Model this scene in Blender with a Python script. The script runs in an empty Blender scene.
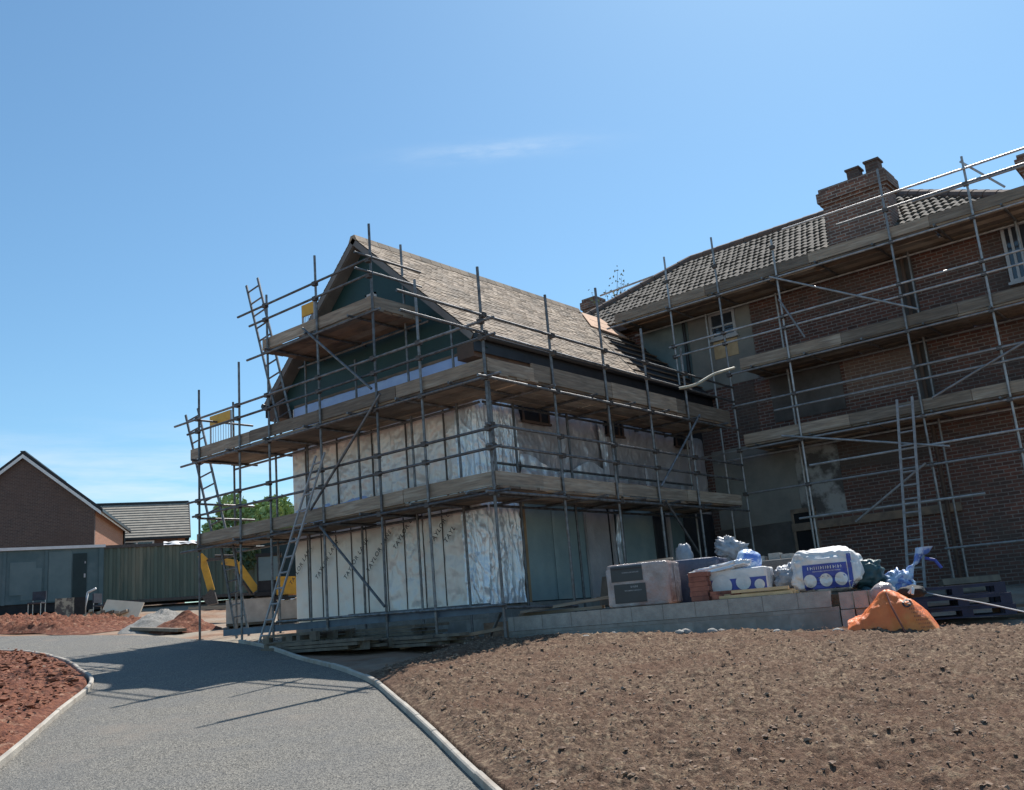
import bpy, math, random
from mathutils import Vector, Matrix, noise as MN
random.seed(7)
S = bpy.context.scene
COL = S.collection
rad = math.radians
def lin(r, g, b):
    return tuple(((c/255)/12.92 if c/255 <= .04045 else ((c/255+.055)/1.055)**2.4) for c in (r, g, b))

# ------------------------------------------------------------------ materials
def nodes(name):
    m = bpy.data.materials.new(name); m.use_nodes = True
    nt = m.node_tree; b = nt.nodes['Principled BSDF']
    return m, nt, b
def N(nt, t, **k):
    n = nt.nodes.new(t)
    for a, v in k.items():
        if a in n.inputs: n.inputs[a].default_value = v
        else: setattr(n, a, v)
    return n
def ramp(nt, src, p0, p1, c0=(0,0,0,1), c1=(1,1,1,1)):
    r = nt.nodes.new('ShaderNodeValToRGB')
    r.color_ramp.elements[0].position = p0; r.color_ramp.elements[1].position = p1
    r.color_ramp.elements[0].color = c0; r.color_ramp.elements[1].color = c1
    nt.links.new(src, r.inputs[0]); return r.outputs[0]
def mix(nt, f, a, b, mode='MIX'):
    n = nt.nodes.new('ShaderNodeMix'); n.data_type = 'RGBA'; n.blend_type = mode
    for sock, v in ((n.inputs[0], f), (n.inputs[6], a), (n.inputs[7], b)):
        if hasattr(v, 'is_output'): nt.links.new(v, sock)
        elif isinstance(v, tuple): sock.default_value = (*v[:3], 1)
        else: sock.default_value = v
    return n.outputs[2]
def noise(nt, vec, scale, detail=6, rough=.6):
    n = N(nt, 'ShaderNodeTexNoise', Scale=scale, Detail=detail, Roughness=rough)
    if vec is not None: nt.links.new(vec, n.inputs['Vector'])
    return n.outputs['Fac']
def objco(nt, stretch=None):
    t = nt.nodes.new('ShaderNodeTexCoord').outputs['Object']
    if stretch:
        mp = nt.nodes.new('ShaderNodeMapping'); mp.inputs['Scale'].default_value = stretch
        nt.links.new(t, mp.inputs[0]); t = mp.outputs[0]
    return t
def bump(nt, b, h, strength, dist=.02):
    n = N(nt, 'ShaderNodeBump', Strength=strength, Distance=dist)
    nt.links.new(h, n.inputs['Height']); nt.links.new(n.outputs[0], b.inputs['Normal'])
def M(name, c1, c2=None, scale=4, rough=.8, bp=0, bscale=None, bdist=.02, metal=0, stretch=None, c3=None, s3=.8, lo=.35, hi=.65, t3=(.5, .65), spec=.5, vary=0, c4=None, s4=.5, t4=(.5,.6)):
    m, nt, b = nodes(name)
    co = objco(nt, stretch)
    c2 = c2 or tuple(x*.75 for x in c1)
    col = mix(nt, ramp(nt, noise(nt, co, scale), lo, hi), c1, c2)
    if c3: col = mix(nt, ramp(nt, noise(nt, co, s3, 8), *t3), col, c3)
    if c4: col = mix(nt, ramp(nt, noise(nt, co, s4, 8), *t4), col, c4)
    if vary:
        r = nt.nodes.new('ShaderNodeObjectInfo').outputs['Random']
        col = mix(nt, 1.0, col, ramp(nt, r, 0, 1, (1-vary,1-vary,1-vary,1), (1+vary,1+vary*.95,1+vary*.85,1)), 'MULTIPLY')
    nt.links.new(col, b.inputs['Base Color'])
    b.inputs['Roughness'].default_value = rough; b.inputs['Metallic'].default_value = metal
    b.inputs['Specular IOR Level'].default_value = spec
    if bp: bump(nt, b, noise(nt, co, bscale or scale*4, 8), bp, bdist)
    return m
def brickmat(name, c1, c2, mortar, w=.225, h=.075, ms=.011, dirt=None, bias=0., stain=.6, slope=None):
    m, nt, b = nodes(name)
    t = nt.nodes.new('ShaderNodeTexCoord').outputs['Object']
    s = nt.nodes.new('ShaderNodeSeparateXYZ'); nt.links.new(t, s.inputs[0])
    a = N(nt, 'ShaderNodeMath', operation='ADD'); nt.links.new(s.outputs[0], a.inputs[0]); nt.links.new(s.outputs[1], a.inputs[1])
    c = nt.nodes.new('ShaderNodeCombineXYZ'); nt.links.new(a.outputs[0], c.inputs[0]); nt.links.new(s.outputs[2], c.inputs[1])
    br = N(nt, 'ShaderNodeTexBrick', Scale=1.0)
    br.inputs['Color1'].default_value = (*c1, 1); br.inputs['Color2'].default_value = (*c2, 1); br.inputs['Mortar'].default_value = (*mortar, 1)
    br.inputs['Mortar Size'].default_value = ms; br.inputs['Brick Width'].default_value = w; br.inputs['Row Height'].default_value = h
    br.inputs['Bias'].default_value = bias; br.inputs['Mortar Smooth'].default_value = .3
    nt.links.new(c.outputs[0], br.inputs['Vector'])
    col = br.outputs['Color']
    col = mix(nt, .45, col, ramp(nt, noise(nt, t, 9, 8), .25, .75, (.35,.35,.35,1), (1.3,1.3,1.3,1)), 'MULTIPLY')
    if dirt: col = mix(nt, ramp(nt, noise(nt, t, stain, 10, .65), .45, .7), col, dirt)
    nt.links.new(col, b.inputs['Base Color']); b.inputs['Roughness'].default_value = .9
    inv = N(nt, 'ShaderNodeMath', operation='SUBTRACT'); inv.inputs[0].default_value = 1; nt.links.new(br.outputs['Fac'], inv.inputs[1])
    bump(nt, b, inv.outputs[0], .6, .012)
    return m
def tilemat(name, cols, rough=.85):
    # every tile is its own island: a random value per island picks its colour
    m, nt, b = nodes(name)
    g = nt.nodes.new('ShaderNodeNewGeometry').outputs['Random Per Island']
    r = nt.nodes.new('ShaderNodeValToRGB'); nt.links.new(g, r.inputs[0])
    els = r.color_ramp.elements
    while len(els) < len(cols): els.new(.5)
    for i, c in enumerate(cols): els[i].position = i/(len(cols)-1); els[i].color = (*c, 1)
    co = objco(nt)
    col = mix(nt, .6, r.outputs[0], ramp(nt, noise(nt, co, 14, 8), .2, .8, (.5,.5,.5,1), (1.35,1.35,1.3,1)), 'MULTIPLY')
    col = mix(nt, ramp(nt, noise(nt, co, 1.1, 6), .5, .8), col, tuple(x*.6 for x in cols[0]))
    nt.links.new(col, b.inputs['Base Color']); b.inputs['Roughness'].default_value = rough
    bump(nt, b, noise(nt, co, 60, 4), .3, .01)
    return m

MT = {}
MT['steel'] = M('galvanised_steel', (.21,.22,.235), (.10,.095,.095), 9, .5, .15, 60, metal=.6, vary=.35, c3=(.2,.13,.09), s3=2.5, t3=(.62,.75))
MT['steelsunlit'] = M('sunlit_galvanised_steel', (.42,.42,.43), (.27,.265,.26), 9, .45, .15, 60, metal=.5, vary=.35)  # lighter copy of the steel: sunlight on the house poles is put into its colour
MT['coupler'] = M('rusty_coupler', (.13,.11,.1), (.07,.06,.055), 20, .6, metal=.5)
MT['board'] = M('scaffold_timber', (.31,.245,.185), (.185,.15,.12), 3, .85, .4, 12, vary=.4, stretch=(.8,.8,10), c3=(.38,.33,.27), s3=1.6, t3=(.5,.7))
MT['boarddark'] = M('old_scaffold_timber', (.24,.18,.135), (.13,.10,.08), 4, .9, .3, 30, vary=.4, c3=(.3,.2,.13), s3=1.2)
MT['alu'] = M('ladder_aluminium', (.5,.5,.5), (.38,.38,.38), 15, .4, metal=.8)
MT['laddergrey'] = M('dull_ladder_metal', (.38,.37,.37), (.26,.25,.25), 12, .6, metal=.2)
MT['laddertimber'] = M('ladder_timber', (.3,.22,.15), (.2,.15,.11), 6, .7)
MT['asphalt'] = None
MT['kerb'] = M('kerb_concrete', (.46,.42,.36), (.33,.3,.26), 3, .9, .3, 60, c3=(.26,.2,.15), s3=2.2, t3=(.52,.7))
MT['soil'] = M('topsoil', (.205,.138,.097), (.07,.045,.033), 30, .97, 1.0, 80, .02, c3=(.30,.222,.152), s3=16, t3=(.5,.66), c4=(.14,.08,.056), s4=.75, t4=(.48,.75), spec=.1)
MT['redsoil'] = M('red_soil', (.25,.105,.065), (.085,.034,.025), 14, .97, .9, 40, .03, c3=(.34,.2,.135), s3=6, t3=(.55,.68), spec=.15)
MT['ground'] = M('site_ground', (.33,.215,.15), (.2,.12,.08), 1.3, .97, .8, 14, .05, c3=(.3,.26,.21), s3=.35, t3=(.45,.6), spec=.15)
MT['rubble'] = M('clods_and_stones', (.33,.235,.17), (.2,.135,.10), 1.7, .95, .5, 60, c3=(.36,.31,.26), s3=3.1, t3=(.6,.66), spec=.2)
MT['redclod'] = M('red_clods', (.27,.115,.07), (.16,.07,.045), 2.1, .95, .5, 60, c3=(.42,.34,.27), s3=3.3, t3=(.62,.68), spec=.2)
MT['gravel'] = M('grey_gravel', (.34,.32,.29), (.18,.17,.155), 18, .95, .9, 60, .03)
MT['housebrick'] = brickmat('old_red_brick', (.19,.078,.057), (.085,.048,.042), (.25,.215,.195), dirt=(.085,.068,.06), bias=-.1)
MT['infillbrick'] = brickmat('pale_infill_brick', (.24,.14,.105), (.17,.10,.08), (.3,.26,.23), dirt=(.19,.14,.115))
MT['dullbrick'] = brickmat('dull_infill_brick', (.13,.078,.062), (.09,.06,.052), (.14,.12,.105), dirt=(.1,.08,.07))
MT['chimbrick'] = brickmat('chimney_brick', (.26,.125,.085), (.13,.07,.056), (.36,.33,.29), dirt=(.12,.09,.075), stain=1.3)
MT['farbrickshade'] = brickmat('shade_toned_brick', (.13,.08,.065), (.085,.055,.05), (.17,.14,.125), dirt=(.1,.065,.055), stain=.3)  # dark brown carries the shade on the far house gable
MT['farbricksun'] = brickmat('sun_toned_brick', (.36,.15,.085), (.29,.115,.065), (.34,.24,.17))  # same far brick in orange: sunlight on the side wall put into the colour
MT['block'] = brickmat('grey_concrete_block', (.34,.325,.3), (.25,.24,.225), (.3,.28,.255), w=.45, h=.225, ms=.012, dirt=(.21,.19,.165), stain=1.8)
MT['oneblock'] = M('concrete_block', (.4,.38,.35), (.29,.275,.255), 7, .95, .5, 50)
MT['render'] = M('painted_render', (.27,.26,.23), (.19,.185,.17), 1.6, .9, .3, 25, c3=(.24,.22,.2), s3=.9, t3=(.55,.75))
MT['dirtyrender'] = M('stained_render', (.36,.35,.33), (.1,.09,.085), 2.6, .92, .5, 18, lo=.42, hi=.56)
MT['darkrender'] = M('dark_rendered_wall', (.13,.118,.11), (.075,.066,.062), 1.8, .92, .4, 20)
MT['plinth'] = M('cement_plinth', (.17,.16,.15), (.11,.1,.095), 2, .95, .3, 22)
MT['wingtile'] = tilemat('mottled_plain_tile', [(.12,.09,.066), (.26,.19,.13), (.37,.285,.205), (.16,.12,.085), (.42,.325,.24), (.21,.148,.104), (.32,.24,.172), (.10,.078,.058)])
MT['housetile'] = tilemat('weathered_concrete_tile', [(.06,.052,.045), (.095,.082,.07), (.14,.12,.1)], .9)
MT['fartile'] = M('grey_concrete_tile', (.33,.3,.25), (.24,.215,.18), 3, .9)
MT['ridge'] = M('ridge_tile', (.17,.11,.085), (.11,.08,.07), 6, .85)
MT['felt'] = M('roofing_felt', (.035,.035,.04), (.02,.02,.024), 3, .8, .2)
MT['batten'] = M('sawn_batten', (.58,.36,.22), (.46,.27,.17), 6, .85)
MT['fascia'] = M('black_fascia', (.018,.018,.022), (.01,.01,.012), 5, .45)
MT['brownsoffit'] = M('brown_soffit_board', (.12,.075,.055), (.085,.055,.042), 5, .8)
MT['greysoffit'] = M('grey_verge_board', (.2,.185,.175), (.14,.13,.125), 3, .8)
MT['green'] = M('green_breather_membrane', (.012,.05,.05), (.009,.036,.037), 1.5, .5, .3, 5)
MT['bluefoil'] = M('blue_breather_membrane', (.46,.58,.86), (.36,.48,.78), 3, .35, .5, 9)
MT['teal'] = M('teal_breather_membrane', (.145,.205,.215), (.10,.15,.165), 1.2, .4, .4, 9, c3=(.22,.28,.28), s3=.7)
MT['paleteal'] = M('pale_breather_membrane', (.27,.345,.35), (.2,.27,.28), 1.2, .4, .4, 9, c3=(.33,.38,.36), s3=.7)
MT['mauve'] = M('grey_breather_membrane', (.52,.485,.49), (.38,.355,.365), 1.3, .36, .5, 12, metal=.2)
MT['white_sheet'] = M('white_breather_membrane', (.85,.80,.75), (.79,.735,.68), 1.1, .36, .3, 6, .03, metal=.1, stretch=(1,1,.4), c3=(.84,.75,.68), s3=.4, t3=(.35,.75))
MT['crumple'] = M('crumpled_white_membrane', (.86,.80,.755), (.79,.73,.68), 1.2, .33, .4, 8, .03, metal=.15, stretch=(1,1,.45))
MT['foil'] = M('wrinkled_silver_film', (.82,.83,.85), (.72,.74,.79), 3.5, .3, .4, 10, .03, metal=.4)
MT['seam'] = M('seam_tape', (.15,.13,.12), (.1,.09,.085), 5, .7)
MT['post'] = M('timber_corner_post', (.36,.24,.13), (.26,.17,.1), 5, .8)
MT['ink'] = M('black_print', (.03,.03,.035), (.02,.02,.024), 5, .6)
MT['upvc'] = M('white_upvc', (.46,.46,.47), (.38,.38,.39), 3, .4)
MT['glass'] = M('dark_glass', (.05,.06,.075), (.03,.035,.045), 1, .06, spec=.8)
MT['dark'] = M('dark_opening', (.012,.012,.014), (.008,.008,.01), 2, .9)
MT['yellow'] = M('yellow_paint', (.68,.36,.03), (.52,.27,.03), 4, .5, c3=(.3,.17,.06), s3=4, t3=(.6,.7))
MT['gateyellow'] = M('yellow_plastic', (.75,.42,.04), (.65,.34,.03), 4, .5)
MT['black'] = M('black_rubber', (.025,.025,.027), (.015,.015,.016), 6, .8)
MT['orangebag'] = M('orange_woven_polypropylene', (.82,.205,.05), (.68,.15,.038), 3, .5, .5, 9, .04, c3=(.72,.28,.07), s3=1.6, t3=(.52,.68))
MT['whitebag'] = M('white_woven_polypropylene', (.78,.76,.74), (.62,.61,.61), 4, .55, .5, 8, .03)
MT['bagblue'] = M('blue_bag_print', (.06,.085,.37), (.05,.07,.3), 4, .5)
MT['bluepoly'] = M('blue_printed_polythene', (.46,.6,.8), (.1,.2,.55), 5, .35, .8, 9, lo=.47, hi=.55)
MT['greypoly'] = M('grey_polythene', (.4,.42,.46), (.25,.27,.31), 4, .3, .9, 8)
MT['clearwrap'] = M('shrink_wrap_film', (.47,.40,.385), (.30,.25,.24), 5, .22, .9, 9, .03, c3=(.36,.2,.17), s3=1.5, t3=(.52,.7))
MT['slate'] = M('dark_pack_label', (.03,.033,.042), (.022,.024,.03), 4, .35)
MT['navywrap'] = M('navy_pack_wrap', (.07,.085,.14), (.045,.055,.09), 4, .35, .6, 8)
MT['tealbag'] = M('dark_teal_sheet', (.035,.09,.105), (.02,.055,.07), 4, .5, .6, 8)
MT['loosebrick'] = brickmat('loose_red_brick', (.4,.15,.1), (.36,.13,.09), (.12,.07,.055), w=.22, h=.07, ms=.006)
MT['brickbit'] = M('broken_red_brick', (.33,.125,.085), (.2,.075,.055), 6, .9)
MT['yellowwood'] = M('new_sawn_timber', (.58,.42,.24), (.46,.32,.18), 6, .8)
MT['pallet'] = M('pallet_wood', (.2,.165,.125), (.12,.1,.08), 6, .85)
MT['bluepallet'] = M('blue_painted_pallet', (.022,.032,.075), (.016,.022,.045), 6, .7)
MT['bluetube'] = M('blue_grey_painted_beam', (.1,.15,.2), (.07,.1,.14), 4, .5)
MT['container'] = M('blue_container_paint', (.12,.175,.185), (.09,.14,.15), 1.2, .95, spec=.1, c3=(.14,.19,.2), s3=.7, t3=(.5,.6))
MT['panel'] = M('pale_teal_panel', (.165,.225,.23), (.125,.18,.19), 1.1, .95, spec=.1)
MT['paleblock'] = M('pale_block_pack', (.56,.54,.5), (.42,.4,.37), 4, .9, .4, 20)
MT['greencontainer'] = M('green_container_paint', (.115,.15,.12), (.08,.11,.09), 2, .8, c3=(.19,.19,.14), s3=1.2, stretch=(1,1,.15))
MT['darkgreen'] = M('dark_green_hoarding', (.018,.04,.042), (.012,.028,.03), 2, .7)
MT['whitepaint'] = M('white_painted_trim', (.75,.75,.74), (.62,.62,.62), 3, .5)
MT['cardboard'] = M('pale_board', (.8,.66,.5), (.7,.57,.42), 3, .9)
MT['grimy'] = M('grimy_cream_metal', (.4,.37,.28), (.1,.09,.08), 5, .7, lo=.45, hi=.55)
MT['seat'] = M('dark_seat_fabric', (.05,.06,.08), (.035,.04,.055), 8, .8)
MT['chairsteel'] = M('pale_chair_tube', (.5,.5,.48), (.4,.4,.38), 8, .4, metal=.5)
MT['creampipe'] = M('cream_plastic_pipe', (.42,.39,.30), (.34,.31,.24), 4, .6)
MT['bark'] = M('bark', (.1,.075,.055), (.06,.045,.035), 8, .95, .6, 20)
MT['leaf'] = M('light_green_leaf', (.32,.42,.15), (.2,.29,.09), .9, .6)
MT['leafdark'] = M('dark_green_leaf', (.04,.075,.025), (.025,.05,.018), .9, .65)
MT['twig'] = M('dry_twig_leaf', (.3,.33,.17), (.2,.22,.12), 3, .8)

def path_mat():
    m, nt, b = nodes('new_grey_macadam'); co = objco(nt)
    v = N(nt, 'ShaderNodeTexVoronoi', Scale=95.0); nt.links.new(co, v.inputs['Vector'])
    s = nt.nodes.new('ShaderNodeSeparateColor'); nt.links.new(v.outputs['Color'], s.inputs[0])
    col = mix(nt, ramp(nt, s.outputs[0], .1, .9), (.045,.043,.039), (.262,.242,.205))
    col = mix(nt, ramp(nt, noise(nt, co, 1.1, 6), .42, .62), col, mix(nt, .35, col, (.1,.105,.11)))
    col = mix(nt, ramp(nt, noise(nt, co, .55, 9, .7), .58, .74), col, mix(nt, .35, col, (.34,.26,.18)))
    nt.links.new(col, b.inputs['Base Color']); b.inputs['Roughness'].default_value = .85
    bump(nt, b, v.outputs['Distance'], .7, .012)
    return m
MT['asphalt'] = path_mat()

# ------------------------------------------------------------------ mesh builder
ORG = {}
class MB:
    def __init__(s): s.v = []; s.f = []
    def add(s, vs, fs):
        k = len(s.v); s.v += [tuple(p) for p in vs]; s.f += [tuple(i+k for i in f) for f in fs]; return s
    def box(s, c, d, R=None):
        x, y, z = d[0]/2, d[1]/2, d[2]/2
        vs = [Vector((a*x, b*y, e*z)) for e in (-1,1) for b in (-1,1) for a in (-1,1)]
        if R is not None: vs = [R @ p for p in vs]
        c = Vector(c)
        return s.add([p+c for p in vs], [(0,2,3,1),(4,5,7,6),(0,1,5,4),(2,6,7,3),(0,4,6,2),(1,3,7,5)])
    def mm(s, a, b): return s.box([(a[i]+b[i])/2 for i in range(3)], [abs(b[i]-a[i]) for i in range(3)])
    def frame(s, p, q, up=(0,0,1)):
        d = (q-p).normalized(); up = Vector(up)
        if abs(d.dot(up)) > .98: up = Vector((0,1,0)) if abs(d.y) < .9 else Vector((1,0,0))
        a = d.cross(up).normalized(); b = a.cross(d); return d, a, b
    def bar(s, p, q, w, h, up=(0,0,1)):
        p, q = Vector(p), Vector(q); d, a, b = s.frame(p, q, up)
        vs = [e + a*w/2*i + b*h/2*j for e in (p, q) for i, j in ((-1,-1),(1,-1),(1,1),(-1,1))]
        return s.add(vs, [(0,3,2,1),(4,5,6,7),(0,1,5,4),(1,2,6,5),(2,3,7,6),(3,0,4,7)])
    def tube(s, p, q, r, r2=None, n=10):
        p, q = Vector(p), Vector(q); r2 = r if r2 is None else r2; d, a, b = s.frame(p, q)
        vs = [e + (a*math.cos(2*math.pi*i/n)+b*math.sin(2*math.pi*i/n))*rr for e, rr in ((p,r),(q,r2)) for i in range(n)]
        return s.add(vs, [(i,(i+1)%n,n+(i+1)%n,n+i) for i in range(n)]+[tuple(range(n-1,-1,-1)), tuple(range(n,2*n))])
    def path(s, pts, r, n=8):
        for a, b in zip(pts, pts[1:]): s.tube(a, b, r, n=n)
        return s
    def sweep(s, pts, r, n=10):
        pts = [Vector(p) for p in pts]; N_ = len(pts)-1
        def fn(u, v):
            i = round(v*N_); d, a, b = s.frame(pts[max(i-1, 0)], pts[min(i+1, N_)])
            return pts[i]+(a*math.cos(u*2*math.pi)+b*math.sin(u*2*math.pi))*r
        return s.grid(n, N_, fn)
    def prism(s, poly, d):
        n = len(poly); d = Vector(d); vs = [Vector(p) for p in poly]+[Vector(p)+d for p in poly]
        return s.add(vs, [tuple(range(n-1,-1,-1)), tuple(range(n,2*n))]+[(i,(i+1)%n,n+(i+1)%n,n+i) for i in range(n)])
    def grid(s, nu, nv, fn):
        vs = [fn(i/nu, j/nv) for j in range(nv+1) for i in range(nu+1)]
        return s.add(vs, [(j*(nu+1)+i, j*(nu+1)+i+1, (j+1)*(nu+1)+i+1, (j+1)*(nu+1)+i) for j in range(nv) for i in range(nu)])
    def blob(s, c, r, amp=.15, fr=2., seed=0, nu=24, nv=14, flat=0):
        c = Vector(c)
        def fn(u, v):
            th, ph = u*2*math.pi, (v-.5)*math.pi
            d = Vector((math.cos(ph)*math.cos(th), math.cos(ph)*math.sin(th), math.sin(ph)))
            k = 1+amp*MN.fractal(d*fr+Vector((seed*7.3, seed*3.1, seed)), 1., 2., 4)
            p = Vector((d.x*r[0], d.y*r[1], d.z*r[2]))*k
            if flat and p.z < -r[2]*flat: p.z = -r[2]*flat
            return c+p
        return s.grid(nu, nv, fn)
    def build(s, name, mat, parent=None, smooth=False, local=False):
        me = bpy.data.meshes.new(name)
        o3 = ORG.get(parent.name, Vector()) if (parent and not local) else Vector()
        if parent and not local and parent.parent: o3 = ORG.get(parent.name, o3)
        me.from_pydata([(x-o3.x, y-o3.y, z-o3.z) for x, y, z in s.v], [], s.f); me.update()
        me.materials.append(MT[mat] if isinstance(mat, str) else mat)
        if smooth: me.polygons.foreach_set('use_smooth', [True]*len(me.polygons))
        o = bpy.data.objects.new(name, me); COL.objects.link(o)
        if parent: o.parent = parent; ORG[o.name] = o3
        return o
def thing(name, label, cat, loc=(0,0,0), rz=0, group=None):
    o = bpy.data.objects.new(name, None); COL.objects.link(o); o.empty_display_size = .2
    o.location = loc; o.rotation_euler = (0, 0, rz); tag(o, label, cat, group); ORG[o.name] = Vector(loc); return o
def tag(o, label, cat, group=None):
    o['label'] = label; o['category'] = cat
    if group: o['group'] = group
    return o
def struct(o): o['kind'] = 'structure'; return o
def place(o, loc, rz=0):
    o.location = loc; o.rotation_euler = (0, 0, rz); return o
def copy_tree(o, parent=None):
    c = o.copy(); COL.objects.link(c); c.parent = parent
    for ch in list(o.children): copy_tree(ch, c)
    return c
def text_mesh(body, size, ext=.002, spacing=1.0):
    cu = bpy.data.curves.new('lettering', 'FONT'); cu.body = body; cu.size = size; cu.extrude = ext; cu.space_character = spacing
    t = bpy.data.objects.new('lettering_source', cu); COL.objects.link(t)
    bpy.context.view_layer.update()
    me = bpy.data.meshes.new_from_object(t.evaluated_get(bpy.context.evaluated_depsgraph_get()))
    bpy.data.objects.remove(t); bpy.data.curves.remove(cu); return me
def text_obj(me, mat, parent, origin, ax, ay):
    # lettering part: local x along ax, local y along ay
    ax = Vector(ax).normalized(); ay = Vector(ay).normalized(); az = ax.cross(ay)
    if not me.materials: me.materials.append(MT[mat])
    o = bpy.data.objects.new('lettering', me); COL.objects.link(o); o.parent = parent
    p = Vector(origin) - ORG.get(parent.name, Vector())
    o.matrix_local = Matrix(((ax.x,ay.x,az.x,p.x),(ax.y,ay.y,az.y,p.y),(ax.z,ay.z,az.z,p.z),(0,0,0,1)))
    return o
def catmull(pts, k=8):
    P = [Vector(p) for p in pts]; P = [P[0]*2-P[1]]+P+[P[-1]*2-P[-2]]; out = []
    for i in range(1, len(P)-2):
        a, b, c, d = P[i-1:i+3]
        for j in range(k):
            t = j/k
            out.append(.5*((2*b)+(c-a)*t+(2*a-5*b+4*c-d)*t*t+(3*b-a-3*c+d)*t**3))
    out.append(P[-2]); return out
def resample(pts, n):
    L = [0]
    for a, b in zip(pts, pts[1:]): L.append(L[-1]+(b-a).length)
    out = []; k = 0
    for i in range(n):
        t = L[-1]*i/(n-1)
        while k < len(pts)-2 and L[k+1] < t: k += 1
        out.append(pts[k].lerp(pts[k+1], (t-L[k])/max(1e-9, L[k+1]-L[k])))
    return out

# ------------------------------------------------------------------ terrain
CAM = Vector((9.493, -11.053, 1.6))
def gz(x, y):
    u = (-(x-CAM.x)+(y-CAM.y))*.70711
    if u > 39: u = 39+4*(1-math.exp(-(u-39)/4))
    if u < -6: u = -6-4*(1-math.exp((u+6)/4))
    z = .0855*u
    z -= .75*math.exp(-((x+20.5)**2+(y-9.6)**2)/18)
    return z
def nz(x, y, sc, seed=0.): return MN.noise(Vector((x*sc, y*sc, seed)))

def build_ground():
    def ax(c, n=110):
        out = []
        for i in range(n+1):
            t = -1+2*i/n; out.append(c+math.copysign((math.exp(abs(t)*5.6)-1)*3.4, t))
        return out
    X, Y = ax(-9), ax(4); b = MB()
    n = len(X)-1
    def fn(u, v):
        x, y = X[round(u*n)], Y[round(v*n)]
        d = math.hypot(x+9, y-4)
        a = .05 if d < 40 else 0
        return (x, y, gz(x, y)-.05+a*nz(x, y, .9)+a*.5*nz(x, y, 2.3, 4))
    b.grid(n, n, fn)
    struct(b.build('ground', 'ground', smooth=True))
build_ground()

RK = catmull([(14,-12.4,0),(9,-8.9,0),(5.08,-6.24,0),(3.47,-5.12,0),(1.95,-4.09,0),(.54,-3.17,0),(-1.0,-2.42,0),(-2.53,-1.83,0),(-4.0,-1.17,0),(-5.4,-.6,0),(-7,-.15,0),(-9,.15,0),(-12.4,.45,0),(-20,-.5,0),(-42,-4,0)])
LK = catmull([(10,-14.2,0),(4.5,-10.2,0),(.71,-7.42,0),(-1.6,-5.85,0),(-3.3,-4.66,0),(-4.4,-4.08,0),(-5.64,-3.63,0),(-8.19,-2.79,0),(-11.95,-2.29,0),(-20,-3.4,0),(-42,-7.2,0)])
b = MB(); nn = 160; A = resample(RK, nn+1); B = resample(LK, nn+1)
def pf(u, v):
    p = A[round(u*nn)].lerp(B[round(u*nn)], v); return (p.x, p.y, gz(p.x, p.y)+.0)
b.grid(nn, 10, pf); struct(b.build('path', 'asphalt', smooth=True))

def kerb(pts, side):
    m = MB(); w, h = .055, .06
    P = []
    for i, p in enumerate(pts):
        d = (pts[min(i+1, len(pts)-1)]-pts[max(i-1, 0)]).normalized(); P.append((p, Vector((-d.y, d.x, 0))*side))
    def sec(i, j, z0):
        p, nrm = P[i]; o = (0, 0, .012, w-.012, w, w)[j]; z = (-.1, h-.01, h, h, h-.01, -.1)[j]
        q = p+nrm*o; return (q.x, q.y, gz(p.x, p.y)+z+z0)
    k = 0
    while k < len(P)-1:                       # each kerb stone a little out of line with the next
        e = min(k+6, len(P)-1); z0 = random.uniform(-.006, .006)
        rows = [sec(i, j, z0) for i in range(k, e+1) for j in range(6)]
        d = (P[e][0]-P[e-1][0]).normalized()*-.008
        rows[-6:] = [(x+d.x, y+d.y, z) for x, y, z in rows[-6:]]
        n = e-k
        m.add(rows, [(a*6+b, a*6+b+1, a*6+b+7, a*6+b+6) for a in range(n) for b in range(5)]+[tuple(range(6)), tuple(range(n*6+5, n*6-1, -1))])
        k = e
    o = struct(m.build('path_kerb', 'kerb')); return o
kr = [p for p in RK if p.x > -6.4]; kl = [p for p in LK if p.x > -25]
kerb(resample(kr, 181), -1); kerb(resample(kl, 241), 1)

# right-hand topsoil, left-hand red soil: displaced sheets fanned out from near the path
def side_of(pts, p):
    best = None
    for a, c in zip(pts, pts[1:]):
        ab = c-a; t = max(0, min(1, (p-a).dot(ab)/ab.length_squared)); q = a+ab*t; d = (p-q).length
        if best is None or d < best[0]: best = (d, ab.x*(p.y-a.y)-ab.y*(p.x-a.x))
    return best[0]*(1 if best[1] > 0 else -1)
rk2 = resample(RK, 70); lk2 = resample(LK, 70)
def W_line(x): return .55+(x+.4)*.268                       # block wall line in plan
def clod(x, y, amp):
    a = MN.fractal(Vector((x*1.3, y*1.3, 2.)), 1., 2., 3)*.6
    c = MN.fractal(Vector((x*5.5, y*5.5, 8.)), 1., 2.1, 4)
    d = abs(MN.noise(Vector((x*11, y*11, 5.))))+.6*abs(MN.noise(Vector((x*27, y*27, 9.))))
    e = MN.noise(Vector((x*45, y*45, 3.)))*.35+abs(MN.noise(Vector((x*60, y*60, 1.))))*.3
    return amp*(a*1.0+c*.6+d*.8+e)
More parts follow.
